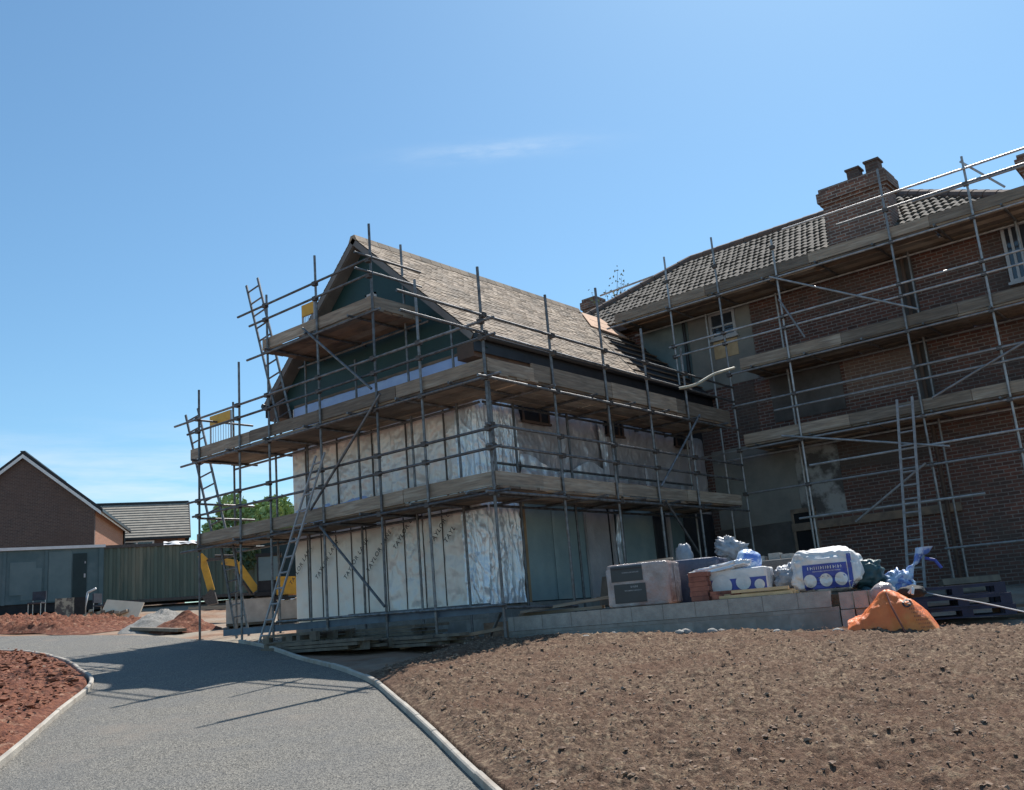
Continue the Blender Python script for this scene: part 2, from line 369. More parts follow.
def soil_sheet(name, mat, inside, height, amp, bear, dist, nb, nd, kind='structure'):
    vs = []; ok = []; fs = []
    for j in range(nd+1):
        d = dist[0]*(dist[1]/dist[0])**(j/nd)
        for i in range(nb+1):
            a = rad(bear[0]+(bear[1]-bear[0])*i/nb); x = CAM.x+d*math.sin(a); y = CAM.y+d*math.cos(a)
            e = inside(x, y); ok.append(e > -.03)
            k = max(0, min(1, e/.35)); k = k*k*(3-2*k)
            k2 = max(0, min(1, (e+.03)/.05))
            vs.append((x, y, gz(x, y)-.09+(.13*k2+height*k+clod(x, y, amp)*(.25+.75*k)) if e > -.2 else gz(x, y)-.2))
    for j in range(nd):
        for i in range(nb):
            q = (j*(nb+1)+i, j*(nb+1)+i+1, (j+1)*(nb+1)+i+1, (j+1)*(nb+1)+i)
            if all(ok[t] for t in q): fs.append(q)
    m = MB(); used = sorted({t for f in fs for t in f}); ix = {t: k for k, t in enumerate(used)}
    m.v = [vs[t] for t in used]; m.f = [tuple(ix[t] for t in f) for f in fs]
    o = m.build(name, mat, smooth=True); o['kind'] = kind; return o
# orientation check of the two kerb lines
_sr = 1 if side_of(rk2, Vector((6, -3, 0))) > 0 else -1
def in_right(x, y):
    e = _sr*side_of(rk2, Vector((x, y, 0)))
    return min(e-.075, (W_line(x)-.25-y) if x < 5.0 else 1.75+(x-5.0)*.25-y, (x+.95+y*.35)*.45)
_sl = 1 if side_of(lk2, Vector((-4, -7, 0))) > 0 else -1
def in_left(x, y): return _sl*side_of(lk2, Vector((x, y, 0)))-.075
soil_sheet('topsoil', 'soil', in_right, .065, .052, (-57, 38), (3.2, 17), 980, 520)
soil_sheet('red_soil', 'redsoil', in_left, .03, .07, (-85, -52), (5.5, 30), 260, 240)

def clods(name, mat, inside, n, bear, dist, label, smax, seed, lift, amp):
    rnd = random.Random(seed); m = MB(); k = 0
    while k < n:
        a = rad(rnd.uniform(*bear)); d = dist[0]+(dist[1]-dist[0])*rnd.random()**.8
        x = CAM.x+d*math.sin(a); y = CAM.y+d*math.cos(a)
        if inside(x, y) < .12: continue
        k += 1; r = smax*(.15+.25*rnd.random()**2+.6*rnd.random()**14)
        c = Vector((x, y, gz(x, y)+lift+clod(x, y, amp)+r*.25)); R = Matrix.Rotation(rnd.random()*6, 3, 'Z') @ Matrix.Rotation(rnd.random()*6, 3, 'X')
        vs = []
        for sx, sy, sz in ((1,0,0),(-1,0,0),(0,1,0),(0,-1,0),(0,0,1),(0,0,-1),(.6,.6,.6),(-.6,.6,.5),(.6,-.6,.6),(-.6,-.6,.6)):
            p = R @ Vector((sx, sy*.8, sz*.7))*r*rnd.uniform(.7, 1.15); p.z *= .55; vs.append(c+p)
        m.add(vs, [(0,6,4),(4,6,2),(0,2,6),(2,7,4),(4,7,1),(1,7,2),(0,4,8),(4,3,8),(3,0,8),(4,1,9),(1,3,9),(3,4,9),(0,5,2),(2,5,1),(1,5,3),(3,5,0)])
    o = m.build(name, mat); o['kind'] = 'stuff'; o['label'] = label; o['category'] = 'rubble'
clods('soil_clods', 'rubble', in_right, 26000, (-56, 20), (3.6, 16), 'loose clods and stones strewn over the brown topsoil', .046, 3, .10, .052)
clods('red_clods', 'redclod', in_left, 5200, (-84, -54), (7, 24), 'lumps of red soil and stones beside the kerb', .13, 4, .07, .07)

# raised slab of hardcore behind the block wall
m = MB(); poly = [(-.35,.72),(4.72,2.08),(4.2,3.6),(2.8,5.2),(1.6,9.75),(-1.6,9.75),(-1.5,1.2)]
m.prism([(x, y, .6) for x, y in poly], (0, 0, 1.0)); struct(m.build('hardcore_slab', 'ground'))
# red bank beyond the road
def bank(u, v):
    x = -40+u*25.5; y0 = .75+.15*math.sin(x*1.7); y = y0+v*3.2
    k = min(1, v*9)*min(1, (1-v)*6)*min(1, u*12)*min(1, (1-u)*7)
    return (x, y, gz(x, y)-.04+k*(.16+clod(x*.9, y*.9, .2)))
m = MB(); m.grid(260, 60, bank); struct(m.build('red_soil_bank', 'redsoil', smooth=True))

# ------------------------------------------------------------------ timber-frame extension
wing = thing('timber_frame_extension', 'gabled two storey extension wrapped in white membrane sheets under a mottled tiled roof', 'building', (-4.1, 1.4, 1.9))
MB().mm((-6.70,1.37,1.9),(-1.6,1.55,6.4)).build('wall_frame', 'white_sheet', wing)
MB().mm((-6.7,1.552,1.85),(-1.545,9.78,6.4)).build('wall_frame', 'slate', wing)
MB().mm((-6.78,1.36,.7),(-1.52,9.78,1.9)).build('foundation_wall', 'block', wing)
def crease(p, k=5):
    t = 0
    for i, (sx, sy, am) in enumerate(((2.1,1.2,1.),(3.7,5.1,.6),(8.3,6.7,.35))):
        q = Vector((p[0]*sx+p[1]*sy*.5, p[1]*sy-p[0]*sx*.4, p[2]+i*3.3))
        t += am*(1-min(1, abs(MN.noise(q))*2.2))**k
    return t
def sheet(x0, x1, z0, z1, y, mat, amp, seed, axis='x', name='wall_sheet', nu=10, nv=26, rnd=.06, jag=.03):
    def fn(u, v):
        a = x0+(x1-x0)*u; e = min(u, 1-u)*(x1-x0)
        top = z1 + jag*MN.noise(Vector((a*3, seed, 0)))
        if e < rnd: top -= rnd-math.sqrt(max(0, rnd*rnd-(rnd-e)**2))
        z = z0+(top-z0)*v
        d = amp*MN.fractal(Vector((a*2.2+seed, z*2.2, seed*1.7)), .9, 2.1, 5)*min(1, e/.06+.1)
        d += (.014 if amp > .03 else .005)*crease((a*1.3, z*.55, seed*2.7))*min(1, e/.06+.1)
        pull = .012*max(0, 1-e/.03)+.03*max(0, 1-(1-v)*(z1-z0)/.05)
        if axis == 'x': return (a, y-d+pull, z)
        return (y+d-pull, a, z)
    m = MB()
    if axis == 'x': m.grid(max(nu,14), max(nv,40), fn)
    else: m.grid(nu, nv, fn)
    return m.build(name, mat, wing, smooth=True)
edges = [-6.72, -6.3, -5.86, -5.4, -4.94, -4.5, -3.95, -3.45, -2.95, -2.45, -1.92]
for i, (a, c) in enumerate(zip(edges, edges[1:])):
    sheet(a, c, 1.93, 3.78+.05*((i*7) % 3), 1.335, 'crumple' if i in (6, 7) else 'white_sheet', .02 if i < 6 else .04, i+1, nu=22, nv=60)
for a in edges[1:-1]:
    MB().mm((a-.005,1.325,1.95),(a+.005,1.345,3.72)).build('seam', 'seam', wing)
for i, (a, c) in enumerate(zip([-6.72,-5.7,-4.7,-3.7,-2.7], [-5.7,-4.7,-3.7,-2.7,-1.62])):
    sheet(a, c, 4.15 if i < 4 else 3.9, 5.72, 1.33, 'crumple', .06, i+20, nu=60, nv=80, jag=.06, name='wall_sheet')
for i, (a, c) in enumerate(zip([-6.7,-5.45,-4.3,-3.1], [-5.45,-4.3,-3.1,-2.0])):
    sheet(a, c, 3.66, 4.2, 1.315, 'bluefoil' if i < 2 else 'white_sheet', .02, i+30, name='membrane_strip', nv=8)
for a in (-6.2,-5.2,-4.15,-3.2,-2.2):
    MB().mm((a-.006,1.26,3.7),(a+.006,1.3,5.6)).build('seam', 'seam', wing)
# gable: blue strip below, green above
for i, (a, c) in enumerate(zip([-6.65,-5.7,-4.7,-3.75,-2.75], [-5.7,-4.7,-3.75,-2.75,-1.6])):
    sheet(a, c, 5.5, 6.42, 1.34, 'bluefoil', .015, i+40, name='membrane_strip', nv=10, rnd=.01, jag=.01)
MB().prism([(-7.3,1.365,6.38),(-1.1,1.365,6.38),(-4.2,1.365,9.28)], (0,.05,0)).build('gable_panel', 'green', wing)
MB().mm((-6.6,1.33,6.38),(-1.7,1.36,6.43)).build('batten', 'boarddark', wing)
# wrinkled polythene at the near corner, lower and upper
def corner(z0, z1, y_end, name, amp):
    def fn(u, v):
        s = u*(y_end-1.33+.45); z = z0+(z1-z0)*v
        f = amp*(math.sin(s*30+4*MN.noise(Vector((s*3, z*.9, 1))))*.35+1.2*MN.fractal(Vector((s*6, z*1.3, 3)), 1, 2, 4)+.9*crease((s*2.4, z*.35, 4), 3)+.7*crease((s*1.5+z*.5, z*.7, 9), 6))
        if s < .45: return (-1.92+s*1.02, 1.30-f, z)
        return (-1.455+f, 1.31+(s-.45), z)
    m = MB(); m.grid(170, 80, fn); m.build(name, 'foil', wing, smooth=True)
corner(1.9, 3.86, 2.35, 'corner_wrap', .03); corner(3.8, 5.66, 2.45, 'corner_wrap', .022)
MB().mm((-1.52,2.36,1.9),(-1.43,2.47,3.8)).build('corner_post', 'post', wing)
for i, (a, c, mt, am) in enumerate([(2.48,3.35,'paleteal',.012),(3.36,4.4,'paleteal',.012),(4.42,5.25,'mauve',.03),(5.5,6.98,'paleteal',.012),(7.0,7.55,'slate',.01),(7.57,8.3,'teal',.012),(8.32,9.75,'slate',.01)]):
    sheet(a, c, 1.92, 3.74, -1.5, mt, am, i+60, 'y', nu=14)
for a in (4.38, 5.28, 7.52): MB().mm((-1.5,a,1.9),(-1.44,a+.09,3.75)).build('stud', 'mauve', wing)
MB().grid(8, 30, lambda u, v: (-1.42+.035*MN.noise(Vector((u*9, v*7, 2))), 5.38+.16*u+.04*math.sin(v*9), 2.05+1.6*v)).build('polythene_strip', 'foil', wing, smooth=True)
for i, (a, c) in enumerate(zip([2.42,3.9,5.4,6.9,8.4], [3.9,5.4,6.9,8.4,9.7])):
    sheet(a, c, 3.7, 5.55, -1.5, 'mauve', .045, i+70, 'y', nu=70, nv=80, jag=.02)
def lowfold(u, v):
    y = 2.45+3.6*u; z = 3.7+(.75+.15*math.sin(y*3))*v
    return (-1.42+.035*MN.fractal(Vector((y*6+z*5, z*3-y*2, 5)), 1, 2, 4), y, z)
MB().grid(90, 22, lowfold).build('polythene_strip', 'foil', wing, smooth=True)
MB().grid(8, 40, lambda u, v: (-1.4+.03*MN.noise(Vector((u*9, v*9, 4))), 5.05+.2*u+.35*(1-v)*.3, 4.1+1.4*v)).build('polythene_strip', 'foil', wing, smooth=True)
for a, c in ((2.62,3.45),(5.45,6.05),(8.25,8.8)):
    w = MB().mm((-1.5,a,5.26),(-1.425,c,5.58)).build('high_window', 'dark', wing)
    f = MB()
    for y in (a, c-.04, (a+c)/2+.1): f.mm((-1.43,y,5.24),(-1.4,y+.04,5.6))
    f.mm((-1.435,a-.03,5.21),(-1.39,c+.03,5.255)); f.build('window_frame', 'brownsoffit', w)
# roof
EX, EZ, AX, AZ = -1.12, 6.60, -4.2, 9.45
SL = math.hypot(EX-AX, AZ-EZ); ca, sa = (EX-AX)/SL, (AZ-EZ)/SL
def roofpt(y, s, h, sg=1):          # s measured up from the eave, h above the slope
    x = (EX-AX) - s*ca + h*sa; return (AX+sg*x, y, EZ+s*sa+h*ca)
for sg in (1, -1):
    m = MB(); m.prism([roofpt(1.08, .02, -.1, sg), roofpt(1.08, SL, -.1, sg), roofpt(1.08, SL, -.012, sg), roofpt(1.08, .02, -.012, sg)], (0, 8.67, 0))
    m.build('roof_deck', 'felt', wing)
    m = MB(); m.prism([roofpt(1.06, .0, -.13, sg), roofpt(1.06, SL-.02, -.13, sg), roofpt(1.06, SL-.01, -.015, sg), roofpt(1.06, .0, -.015, sg)], (0, .03, 0))
    m.build('bargeboard', 'greysoffit', wing)
    m = MB(); m.prism([roofpt(1.09, .1, -.14, sg), roofpt(1.09, SL-.1, -.14, sg), roofpt(1.09, SL-.1, -.112, sg), roofpt(1.09, .1, -.112, sg)], (0, .27, 0))
    m.build('verge_soffit', 'greysoffit', wing)
    x0, x1 = sorted((AX+sg*(EX-AX-.06), AX+sg*(EX-AX-.46)))
    MB().mm((x0,1.1,6.2),(x1,9.75,6.5)).build('eaves_box', 'brownsoffit', wing)
    xa = AX+sg*(EX-AX-.02); MB().mm((xa-.015,1.08,6.28),(xa+.015,9.76,6.6)).build('fascia', 'fascia', wing)
    xg = AX+sg*(EX-AX+.06); MB().tube((xg,1.05,6.55),(xg,9.76,6.52),.055).build('gutter', 'fascia', wing)
def tiles(parent, name, mat, fpt, s_max, gauge, width, y0f, y1f, th, jit, prof=None, seed=1):
    rnd = random.Random(seed); m = MB(); rows = int(s_max/gauge)
    for r in range(rows):
        s = r*gauge; off = (r % 2)*width*.5 if prof is None else 0
        y = y0f(s+gauge/2)-off
        while y < y1f(s+gauge/2):
            a, c = max(y, y0f(s+gauge/2)), min(y+width-.003, y1f(s+gauge/2))
            y += width
            if c-a < .04: continue
            h0 = th+rnd.uniform(-jit, jit); h1 = rnd.uniform(0, jit*.5); t = rnd.uniform(-jit, jit)*.8
            cols = [(0,0),(1,0)] if prof is None else prof
            n = len(cols); vs = []
            for k, (q, b) in enumerate(cols):
                yy = a+(c-a)*q
                vs += [fpt(yy, s-.01+t, 0), fpt(yy, s-.01+t, h0+b), fpt(yy, s+gauge+.02, h1+b)]
            fs = []
            for k in range(n-1):
                i = 3*k; fs += [(i,i+3,i+4,i+1), (i+1,i+4,i+5,i+2)]
            fs += [(0,1,2), (3*n-3,3*n-1,3*n-2)]
            m.add(vs, fs)
    return m.build(name, mat, parent)
tend = lambda s: 6.85+(8.75-6.85)*s/SL
tiles(wing, 'tiled_slope', 'wingtile', lambda y, s, h: roofpt(y, s, h, 1), SL, .1, .165, lambda s: 1.06, tend, .011, .006, seed=2)
tiles(wing, 'tiled_slope', 'wingtile', lambda y, s, h: roofpt(y, s, h, -1), SL, .1, .165, lambda s: 1.06, lambda s: 9.7, .016, .005, seed=3)
m = MB(); y = 1.06
while y < 8.7:
    m.prism([(AX-.13,y,AZ-.1),(AX-.06,y,AZ+.035),(AX+.06,y,AZ+.035),(AX+.13,y,AZ-.1)], (0,.3,0)); y += .31
m.build('ridge', 'wingtile', wing)
m = MB()
m.prism([roofpt(7.95, 2.9, .02), roofpt(8.7, 3.95, .02), roofpt(9.6, 3.95, .02), roofpt(9.5, 2.75, .02)], (0, 0, .03)); m.build('valley_board', 'batten', wing)
m = MB()
for k in range(9): m.bar(roofpt(6.6+.24*k, .3+.4*k, .02), roofpt(9.7, .3+.4*k, .02), .05, .025)
m.build('batten', 'boarddark', wing)
TL = text_mesh('TAYLOR LANE', .13, spacing=1.2)
ca_, sa_ = math.cos(rad(45)), math.sin(rad(45))
for cx, cz in ((-6.45,3.0),(-5.66,3.0),(-4.8,3.02),(-4.1,3.05),(-3.3,3.42),(-2.35,3.45),(-1.98,3.35)):
    t = 'TAYLOR LANE' if cx < -4 else 'TAYLOR L' if cx < -2.2 else 'TAYL'
    text_obj(TL if t == 'TAYLOR LANE' else text_mesh(t, .13, spacing=1.2), 'ink', wing, (cx-.3+random.uniform(-.04,.04), 1.275, cz-.36+random.uniform(-.07,.07)), (ca_,0,sa_), (-sa_,0,ca_))

# ------------------------------------------------------------------ main brick house
house = thing('brick_house', 'old red brick house with hipped grey tiled roof and broad chimney, scaffolded', 'building', (0, 13, 1.2))
MB().mm((-6.2,9.8,.6),(6.55,16.2,9.0)).build('wall', 'housebrick', house)
MB().mm((-6.3,9.74,.5),(6.65,9.8,1.5)).build('plinth', 'plinth', house)
def patch(a, c, mat, name='render_patch', y=9.785, ref=None):
    return MB().mm((a[0],y,a[1]),(c[0],9.81,c[1])).build(name, mat, house)
patch((-1.55,6.75),(.15,8.8), 'render'); patch((-2.95,6.6),(-1.56,8.8), 'teal', 'membrane_patch')
patch((-1.35,3.3),(.72,5.2), 'render', y=9.78); patch((.724,3.3),(1.75,4.9), 'dirtyrender', y=9.78)
patch((-1.4,1.5),(.5,3.29), 'darkrender', y=9.778); patch((.4,5.6),(2.1,6.9), 'darkrender', y=9.777)
patch((2.18,5.75),(3.66,6.95), 'infillbrick', 'brick_infill'); patch((1.76,4.25),(3.66,5.2), 'dullbrick', 'brick_infill', y=9.783)
patch((3.7,5.3),(4.02,8.7), 'darkrender', 'pilaster_strip', y=9.788)
patch((-.6,5.4),(.0,6.7), 'dullbrick', 'brick_infill', y=9.786)
d = MB().mm((.52,9.76,1.5),(.98,9.81,3.45)).build('doorway', 'dark', house)
MB().mm((.46,9.74,1.5),(.52,9.82,3.5)).mm((.98,9.74,1.5),(1.04,9.82,3.5)).mm((.46,9.735,3.45),(1.04,9.825,3.55)).build('door_frame', 'boarddark', d)
MB().mm((.45,9.72,3.05),(4.1,9.79,3.22)).build('timber_lintel', 'boarddark', house)
def window(x0, x1, z0, z1, bars, y=9.75):
    w = MB().mm((x0,y+.02,z0),(x1,y+.06,z1)).build('window', 'glass', house)
    f = MB(); t = .055
    f.mm((x0-.01,y-.02,z0),(x0+t,y+.05,z1)).mm((x1-t,y-.02,z0),(x1+.01,y+.05,z1)).mm((x0+t,y-.018,z1-t),(x1-t,y+.05,z1)).mm((x0+t,y-.018,z0),(x1-t,y+.05,z0+t))
    for q in bars:
        if q > 0: f.mm((x0+(x1-x0)*q-.025,y-.016,z0+t),(x0+(x1-x0)*q+.025,y+.05,z1-t))
        else: f.mm((x0+t,y-.017,z0+(z1-z0)*-q-.02),(x1-t,y+.05,z0+(z1-z0)*-q+.02))
    f.build('window_frame', 'upvc', w)
    MB().mm((x0-.05,y-.06,z0-.06),(x1+.05,y+.06,z0-.003)).build('window_sill', 'upvc', w)
window(-.92, -.24, 7.95, 8.6, (-.45,)); patch((-.9,7.45),(-.26,7.88), 'yellowwood', 'boarded_panel', y=9.77)
window(5.85, 7.1, 7.45, 8.65, (.13, .25))
# eaves, roof
EY, HZ, RY, RZ, RX0, RX1 = 9.42, 8.98, 13.0, 11.5, -2.85, 2.85
XL, XR = -6.5, 6.5
MB().mm((-6.45,9.46,8.78),(6.6,9.8,8.9)).build('eaves_soffit', 'brownsoffit', house)
MB().mm((-6.5,9.42,8.76),(6.6,9.455,8.97)).build('fascia', 'fascia', house)
m = MB(); v = [(XL,EY,HZ),(XR,EY,HZ),(RX1,RY,RZ),(RX0,RY,RZ),(XL,16.58,HZ),(XR,16.58,HZ)]
m.add(v, [(0,1,2,3),(1,5,2),(5,4,3,2),(4,0,3),(0,4,5,1)]); m.build('roof_deck', 'felt', house)
hs = math.hypot(RY-EY, RZ-HZ); hc, hn = (RY-EY)/hs, (RZ-HZ)/hs
prof = [(0,.008),(.1,.026),(.3,.03),(.45,.004),(.55,0),(.65,.02),(.8,.024),(.93,.004),(1,.002)]
fp = lambda x, s, h: (x, EY+s*hc-h*hn, HZ+s*hn+h*hc)
tiles(house, 'tiled_slope', 'housetile', fp, hs, .3, .33, lambda s: XL+(RX0-XL)*s/hs, lambda s: XR+(RX1-XR)*s/hs, .04, .012, prof, 5)
r2 = math.hypot(XR-RX1, RZ-HZ); rc, rn = (XR-RX1)/r2, (RZ-HZ)/r2
fr = lambda y, s, h: (XR-s*rc+h*rn, y, HZ+s*rn+h*rc)
tiles(house, 'tiled_slope', 'housetile', fr, r2, .3, .33, lambda s: EY+(RY-EY)*s/r2, lambda s: 16.58-(16.58-RY)*s/r2, .035, .006, prof, 6)
def ridge_run(p, q):
    p, q = Vector(p), Vector(q); n = int((q-p).length/.42); m = MB()
    for k in range(n): m.tube(p.lerp(q, k/n), p.lerp(q, (k+.97)/n), .125, .115, 10)
    m.build('ridge', 'ridge', house)
ridge_run((RX0,RY,RZ+.02), (RX1,RY,RZ+.02)); ridge_run((XL,EY,HZ+.05), (RX0,RY,RZ+.03)); ridge_run((XR,EY,HZ+.05), (RX1,RY,RZ+.03))
def chimney(x0, x1, y0, y1, z0, z1, pots):
    c = MB().mm((x0,y0,z0),(x1,y1,z1-.42)).mm((x0-.045,y0-.045,z1-.42),(x1+.045,y1+.045,z1-.345)).mm((x0-.09,y0-.09,z1-.345),(x1+.09,y1+.09,z1-.11)).mm((x0-.04,y0-.04,z1-.11),(x1+.04,y1+.04,z1)).build('chimney', 'chimbrick', house)
    for a, e, h in pots:
        MB().mm((a,y0+.18,z1),(e,y1-.18,z1+h)).mm((a-.03,y0+.15,z1+h),(e+.03,y1-.15,z1+h+.045)).build('chimney_pot', 'dullbrick', c)
chimney(2.25, 3.72, 10.0, 10.65, 8.85, 10.9, [(2.86,3.14,.30),(3.3,3.6,.34)])
chimney(6.2, 6.9, 11.5, 12.1, 9.0, 10.75, [(6.4,6.65,.2)])
chimney(-6.75, -6.3, 12.9, 13.4, 9.0, 11.35, [])
MB().tube((-1.62,9.7,6.6),(-1.62,9.7,8.8),.04).build('downpipe', 'fascia', house)
MB().tube((3.85,9.68,1.5),(3.85,9.68,8.75),.04).build('downpipe', 'brownsoffit', house)
m = MB()
rr = random.Random(5)
for k in range(5): m.mm((-.35+.35*k,9.38,8.99),(-.1+.35*k,9.41,9.01))
pl = thing('roof_sapling', 'thin twiggy sapling sprouting behind the hipped roof edge', 'plant', (-5.1,11.8,9.6))
tw = MB(); lf = MB()
for k in range(7):
    p = Vector((-5.1+rr.uniform(-.1,.1), 11.8+rr.uniform(-.1,.1), 9.6)); q = p+Vector((rr.uniform(-.75,.6), rr.uniform(-.3,.3), rr.uniform(1.1,1.95)))
    mid = p.lerp(q,.5)+Vector((rr.uniform(-.1,.1),0,.1)); tw.tube(p, mid, .014, .01, 5); tw.tube(mid, q, .01, .004, 5)
    for j in range(16):
        c = mid.lerp(q, rr.random()*1.1)+Vector((rr.uniform(-.16,.16), rr.uniform(-.16,.16), rr.uniform(-.1,.1))); s = rr.uniform(.03,.07)
        n1 = Vector((rr.uniform(-1,1), rr.uniform(-1,1), rr.uniform(-1,1))).normalized()*s; n2 = n1.orthogonal().normalized()*s*.5
        lf.add([c-n1, c+n2, c+n1, c-n2], [(0,1,2,3)])
tw.build('stem', 'bark', pl); lf.build('foliage', 'twig', pl)

# ------------------------------------------------------------------ scaffolding
cpl = None
def coupler(root, p):
    global cpl
    if cpl is None:
        m = MB().box((0,0,0), (.1,.085,.08)).tube((-.06,.02,.0),(.06,.02,0),.018, n=6)
        cpl = m.build('coupler', 'coupler'); me = cpl.data; bpy.data.objects.remove(cpl); cpl = me
    o = bpy.data.objects.new('coupler', cpl); COL.objects.link(o); o.parent = root; o.location = Vector(p)-ORG[root.name]; return o
rj = random.Random(11)
def standard(root, x, y, z0, z1, base=True):
    m = MB(); d = Vector((rj.uniform(-.03,.03), rj.uniform(-.03,.03), 0))
    m.tube((x,y,z0), Vector((x,y,z1))+d, .0242)
    m.tube((x,y,z0),(x,y,z0+.012),.08) if base else None
    m.build('standard', 'steelsunlit' if root['label'].startswith('taller') else 'steel', root, smooth=False)
def rail(root, p, q, name='guard_rail', r=.0235, mat='steel'): return MB().tube(p, q, r).build(name, 'steelsunlit' if root['label'].startswith('taller') else mat, root)
def decking(root, p0, p1, inward, z, n=5, seg=2.7, toe=.225):
    # boards laid side by side along p0-p1, from the outer edge inwards
    p0, p1, iw = Vector((*p0, z)), Vector((*p1, z)), Vector((*inward, 0)); L = (p1-p0).length; d = (p1-p0)/L
    k = max(1, math.ceil(L/seg)); up = Vector((0,0,1))
    for s in range(k):
        for i in range(n):
            a = p0+d*(L*s/k+rj.uniform(-.05,.05)*(0 < s)); b = p0+d*(L*(s+1)/k-.01+(rj.uniform(-.04,.07)))
            o = iw*(.12+.242*i)+up*rj.uniform(-.012,.008)
            MB().bar(a+o, b+o, .222, .038).build('platform_board', 'boarddark' if rj.random() < .45 else 'board', root)
    for s in range(k):
        a = p0+d*(L*s/k+.004)+iw*-.005; b = p0+d*(L*(s+1)/k-.004)+iw*-.005
        jz = up*rj.uniform(-.012,.012); jw = iw*rj.uniform(-.008,.008)
        MB().bar(a+up*(toe/2+.02)+jz+jw, b+up*(toe/2+.02)+jz*rj.uniform(-1,1)+jw, .036, toe).build('toe_board', 'board', root)
        for e in (a, b): MB().bar(e-d*.03+up*(toe/2+.02)-iw*.003, e+d*.03+up*(toe/2+.02)-iw*.003, .036, toe+.004).build('end_band', 'steel', root) if s in (0, k-1) and False else None
    t = .35
    m = None
    while t < L:
        c = p0+d*t-up*.05; MB().tube(c-iw*.22, c+iw*1.42, .024, n=8).build('transom', 'steel', root); t += 1.25
sc = thing('tube_scaffold', 'three lift tube and board scaffold wrapped around the white extension', 'scaffold', (0,0,1.2))
front = [(-8.13,6.95),(-6.68,7.22),(-5.68,8.4),(-4.1,8.75),(-2.57,8.88),(-1.42,7.45),(0,7.25)]
for x, t in front: standard(sc, x, 0, gz(x,0), t)
inner = [(-6.98,6.2),(-5.98,7.3),(-4.37,6.9),(-2.84,8.85),(-1.69,6.9)]
for x, t in inner: standard(sc, x, 1.12, 1.3 if x > -6.8 else gz(x,1.1), t)
side = [(1.8,7.15),(3.43,7.65),(4.86,7.1),(6.4,6.95)]
for y, t in side: standard(sc, 0, y, 1.6, t)
for y, t in ((1.95,5.42),(3.6,5.42),(5.1,5.42),(6.7,5.42)): standard(sc, -1.1, y, 1.6, t)
standard(sc, -8.5, 1.12, gz(-8.5,1.1), 6.9); standard(sc, -.18, .3, 3.5, 5.4, False)
L1, L2, L3 = 3.64, 5.47, 7.26
decking(sc, (-8.3,.06), (.02,.06), (0,1), L1); decking(sc, (-8.52,.06), (.02,.06), (0,1), L2)
decking(sc, (-.06,1.26), (-.06,8.4), (-1,0), L1+.01); decking(sc, (-.06,1.26), (-.06,8.4), (-1,0), L2+.02, toe=.3)
for a, z, t in ((.04,L1,.225),(.04,L2,.225)):
    MB().bar((-.02,a+.02,z+t/2+.02), (-.02,1.25,z+t/2+.02), .036, t).build('toe_board', 'board', sc)
decking(sc, (-5.9,.06), (-2.6,.06), (0,1), L3, n=5)
MB().bar((-2.6,.08,L3+.13), (-2.6,1.2,L3+.13), .036, .225).build('toe_board', 'board', sc)
MB().bar((-5.88,.08,L3+.13), (-5.88,1.2,L3+.13), .036, .225).build('toe_board', 'board', sc)
for L in (L1, L2):
    rail(sc, (-8.75,-.05,L-.1), (.35,-.05,L-.1), 'ledger'); rail(sc, (-8.6,1.17,L-.1), (-1.2,1.17,L-.1), 'ledger')
    rail(sc, (.05,-.25,L-.1), (.05,8.5,L-.1), 'ledger'); rail(sc, (-1.15,1.2,L-.1), (-1.15,8.4,L-.1), 'ledger')
rail(sc, (-6.3,-.05,L3-.1), (-2.3,-.05,L3-.1), 'ledger'); rail(sc, (-6.2,1.17,L3-.1), (-2.3,1.17,L3-.1), 'ledger')
for z, a, c in ((6.3,-9.0,.3),(6.03,-8.5,.3),(4.55,-8.5,.2),(4.24,-8.3,.25)):
    rail(sc, (a,-.05,z), (c,-.05,z-.01))
for z, a in ((8.16,-6.6),(7.86,-6.2)): rail(sc, (a,-.05,z), (-2.45,-.05,z+.02)); rail(sc, (-2.52,-.4,z+.05), (-2.52,1.25,z+.05))
rail(sc, (.05,-1.9,6.40), (.05,8.55,6.36)); rail(sc, (.05,-1.85,6.11), (.05,8.5,6.02))
rail(sc, (.05,-.15,4.6), (.05,8.5,4.56)); rail(sc, (.05,-.15,4.27), (.05,8.4,4.22)); rail(sc, (-1.15,1.3,4.3), (-1.15,8.3,4.28))
rail(sc, (-8.2,.0,6.3), (-8.2,1.4,6.32)); rail(sc, (-8.2,0,4.5), (-8.2,1.4,4.5)); rail(sc, (-8.2,0,4.2), (-8.2,1.4,4.2))
rail(sc, (-5.5,-.05,1.93), (.1,-.05,1.84), 'ledger'); rail(sc, (-4.9,1.17,1.95), (-1.3,1.17,1.9), 'ledger')
MB().bar((-7.3,.02,1.82), (-.05,.08,1.80), .05, .12).build('sole_beam', 'bluetube', sc)
rail(sc, (.05,0,1.8), (.05,1.8,1.75), 'ledger')
for p, q in (((-4.1,-.1,3.52),(-2.5,-.1,2.0)), ((-2.35,-.1,5.6),(-4.35,-.1,3.85)), ((-4.42,-.1,7.34),(-2.57,-.1,5.74)), ((.1,6.7,5.5),(.1,4.8,3.88)), ((.1,4.9,3.6),(.1,5.95,2.6)), ((-.9,.5,1.2),(-.05,.1,1.85))):
    rail(sc, p, q, 'brace')
for x, t in front:
    for z in (L1-.1, L2-.1, 6.3, 6.03, 4.55, 4.24, 8.16, 7.86):
        if z < t and (z < 7 or -5.8 < x < -2.4): coupler(sc, (x, -.03, z))
for y, t in side:
    for z in (L1-.1, L2-.1, 6.38, 6.07, 4.58, 4.25): coupler(sc, (.03, y, z))
for z in (6.40, 6.1, 4.6, 4.27): coupler(sc, (.03, 0, z))

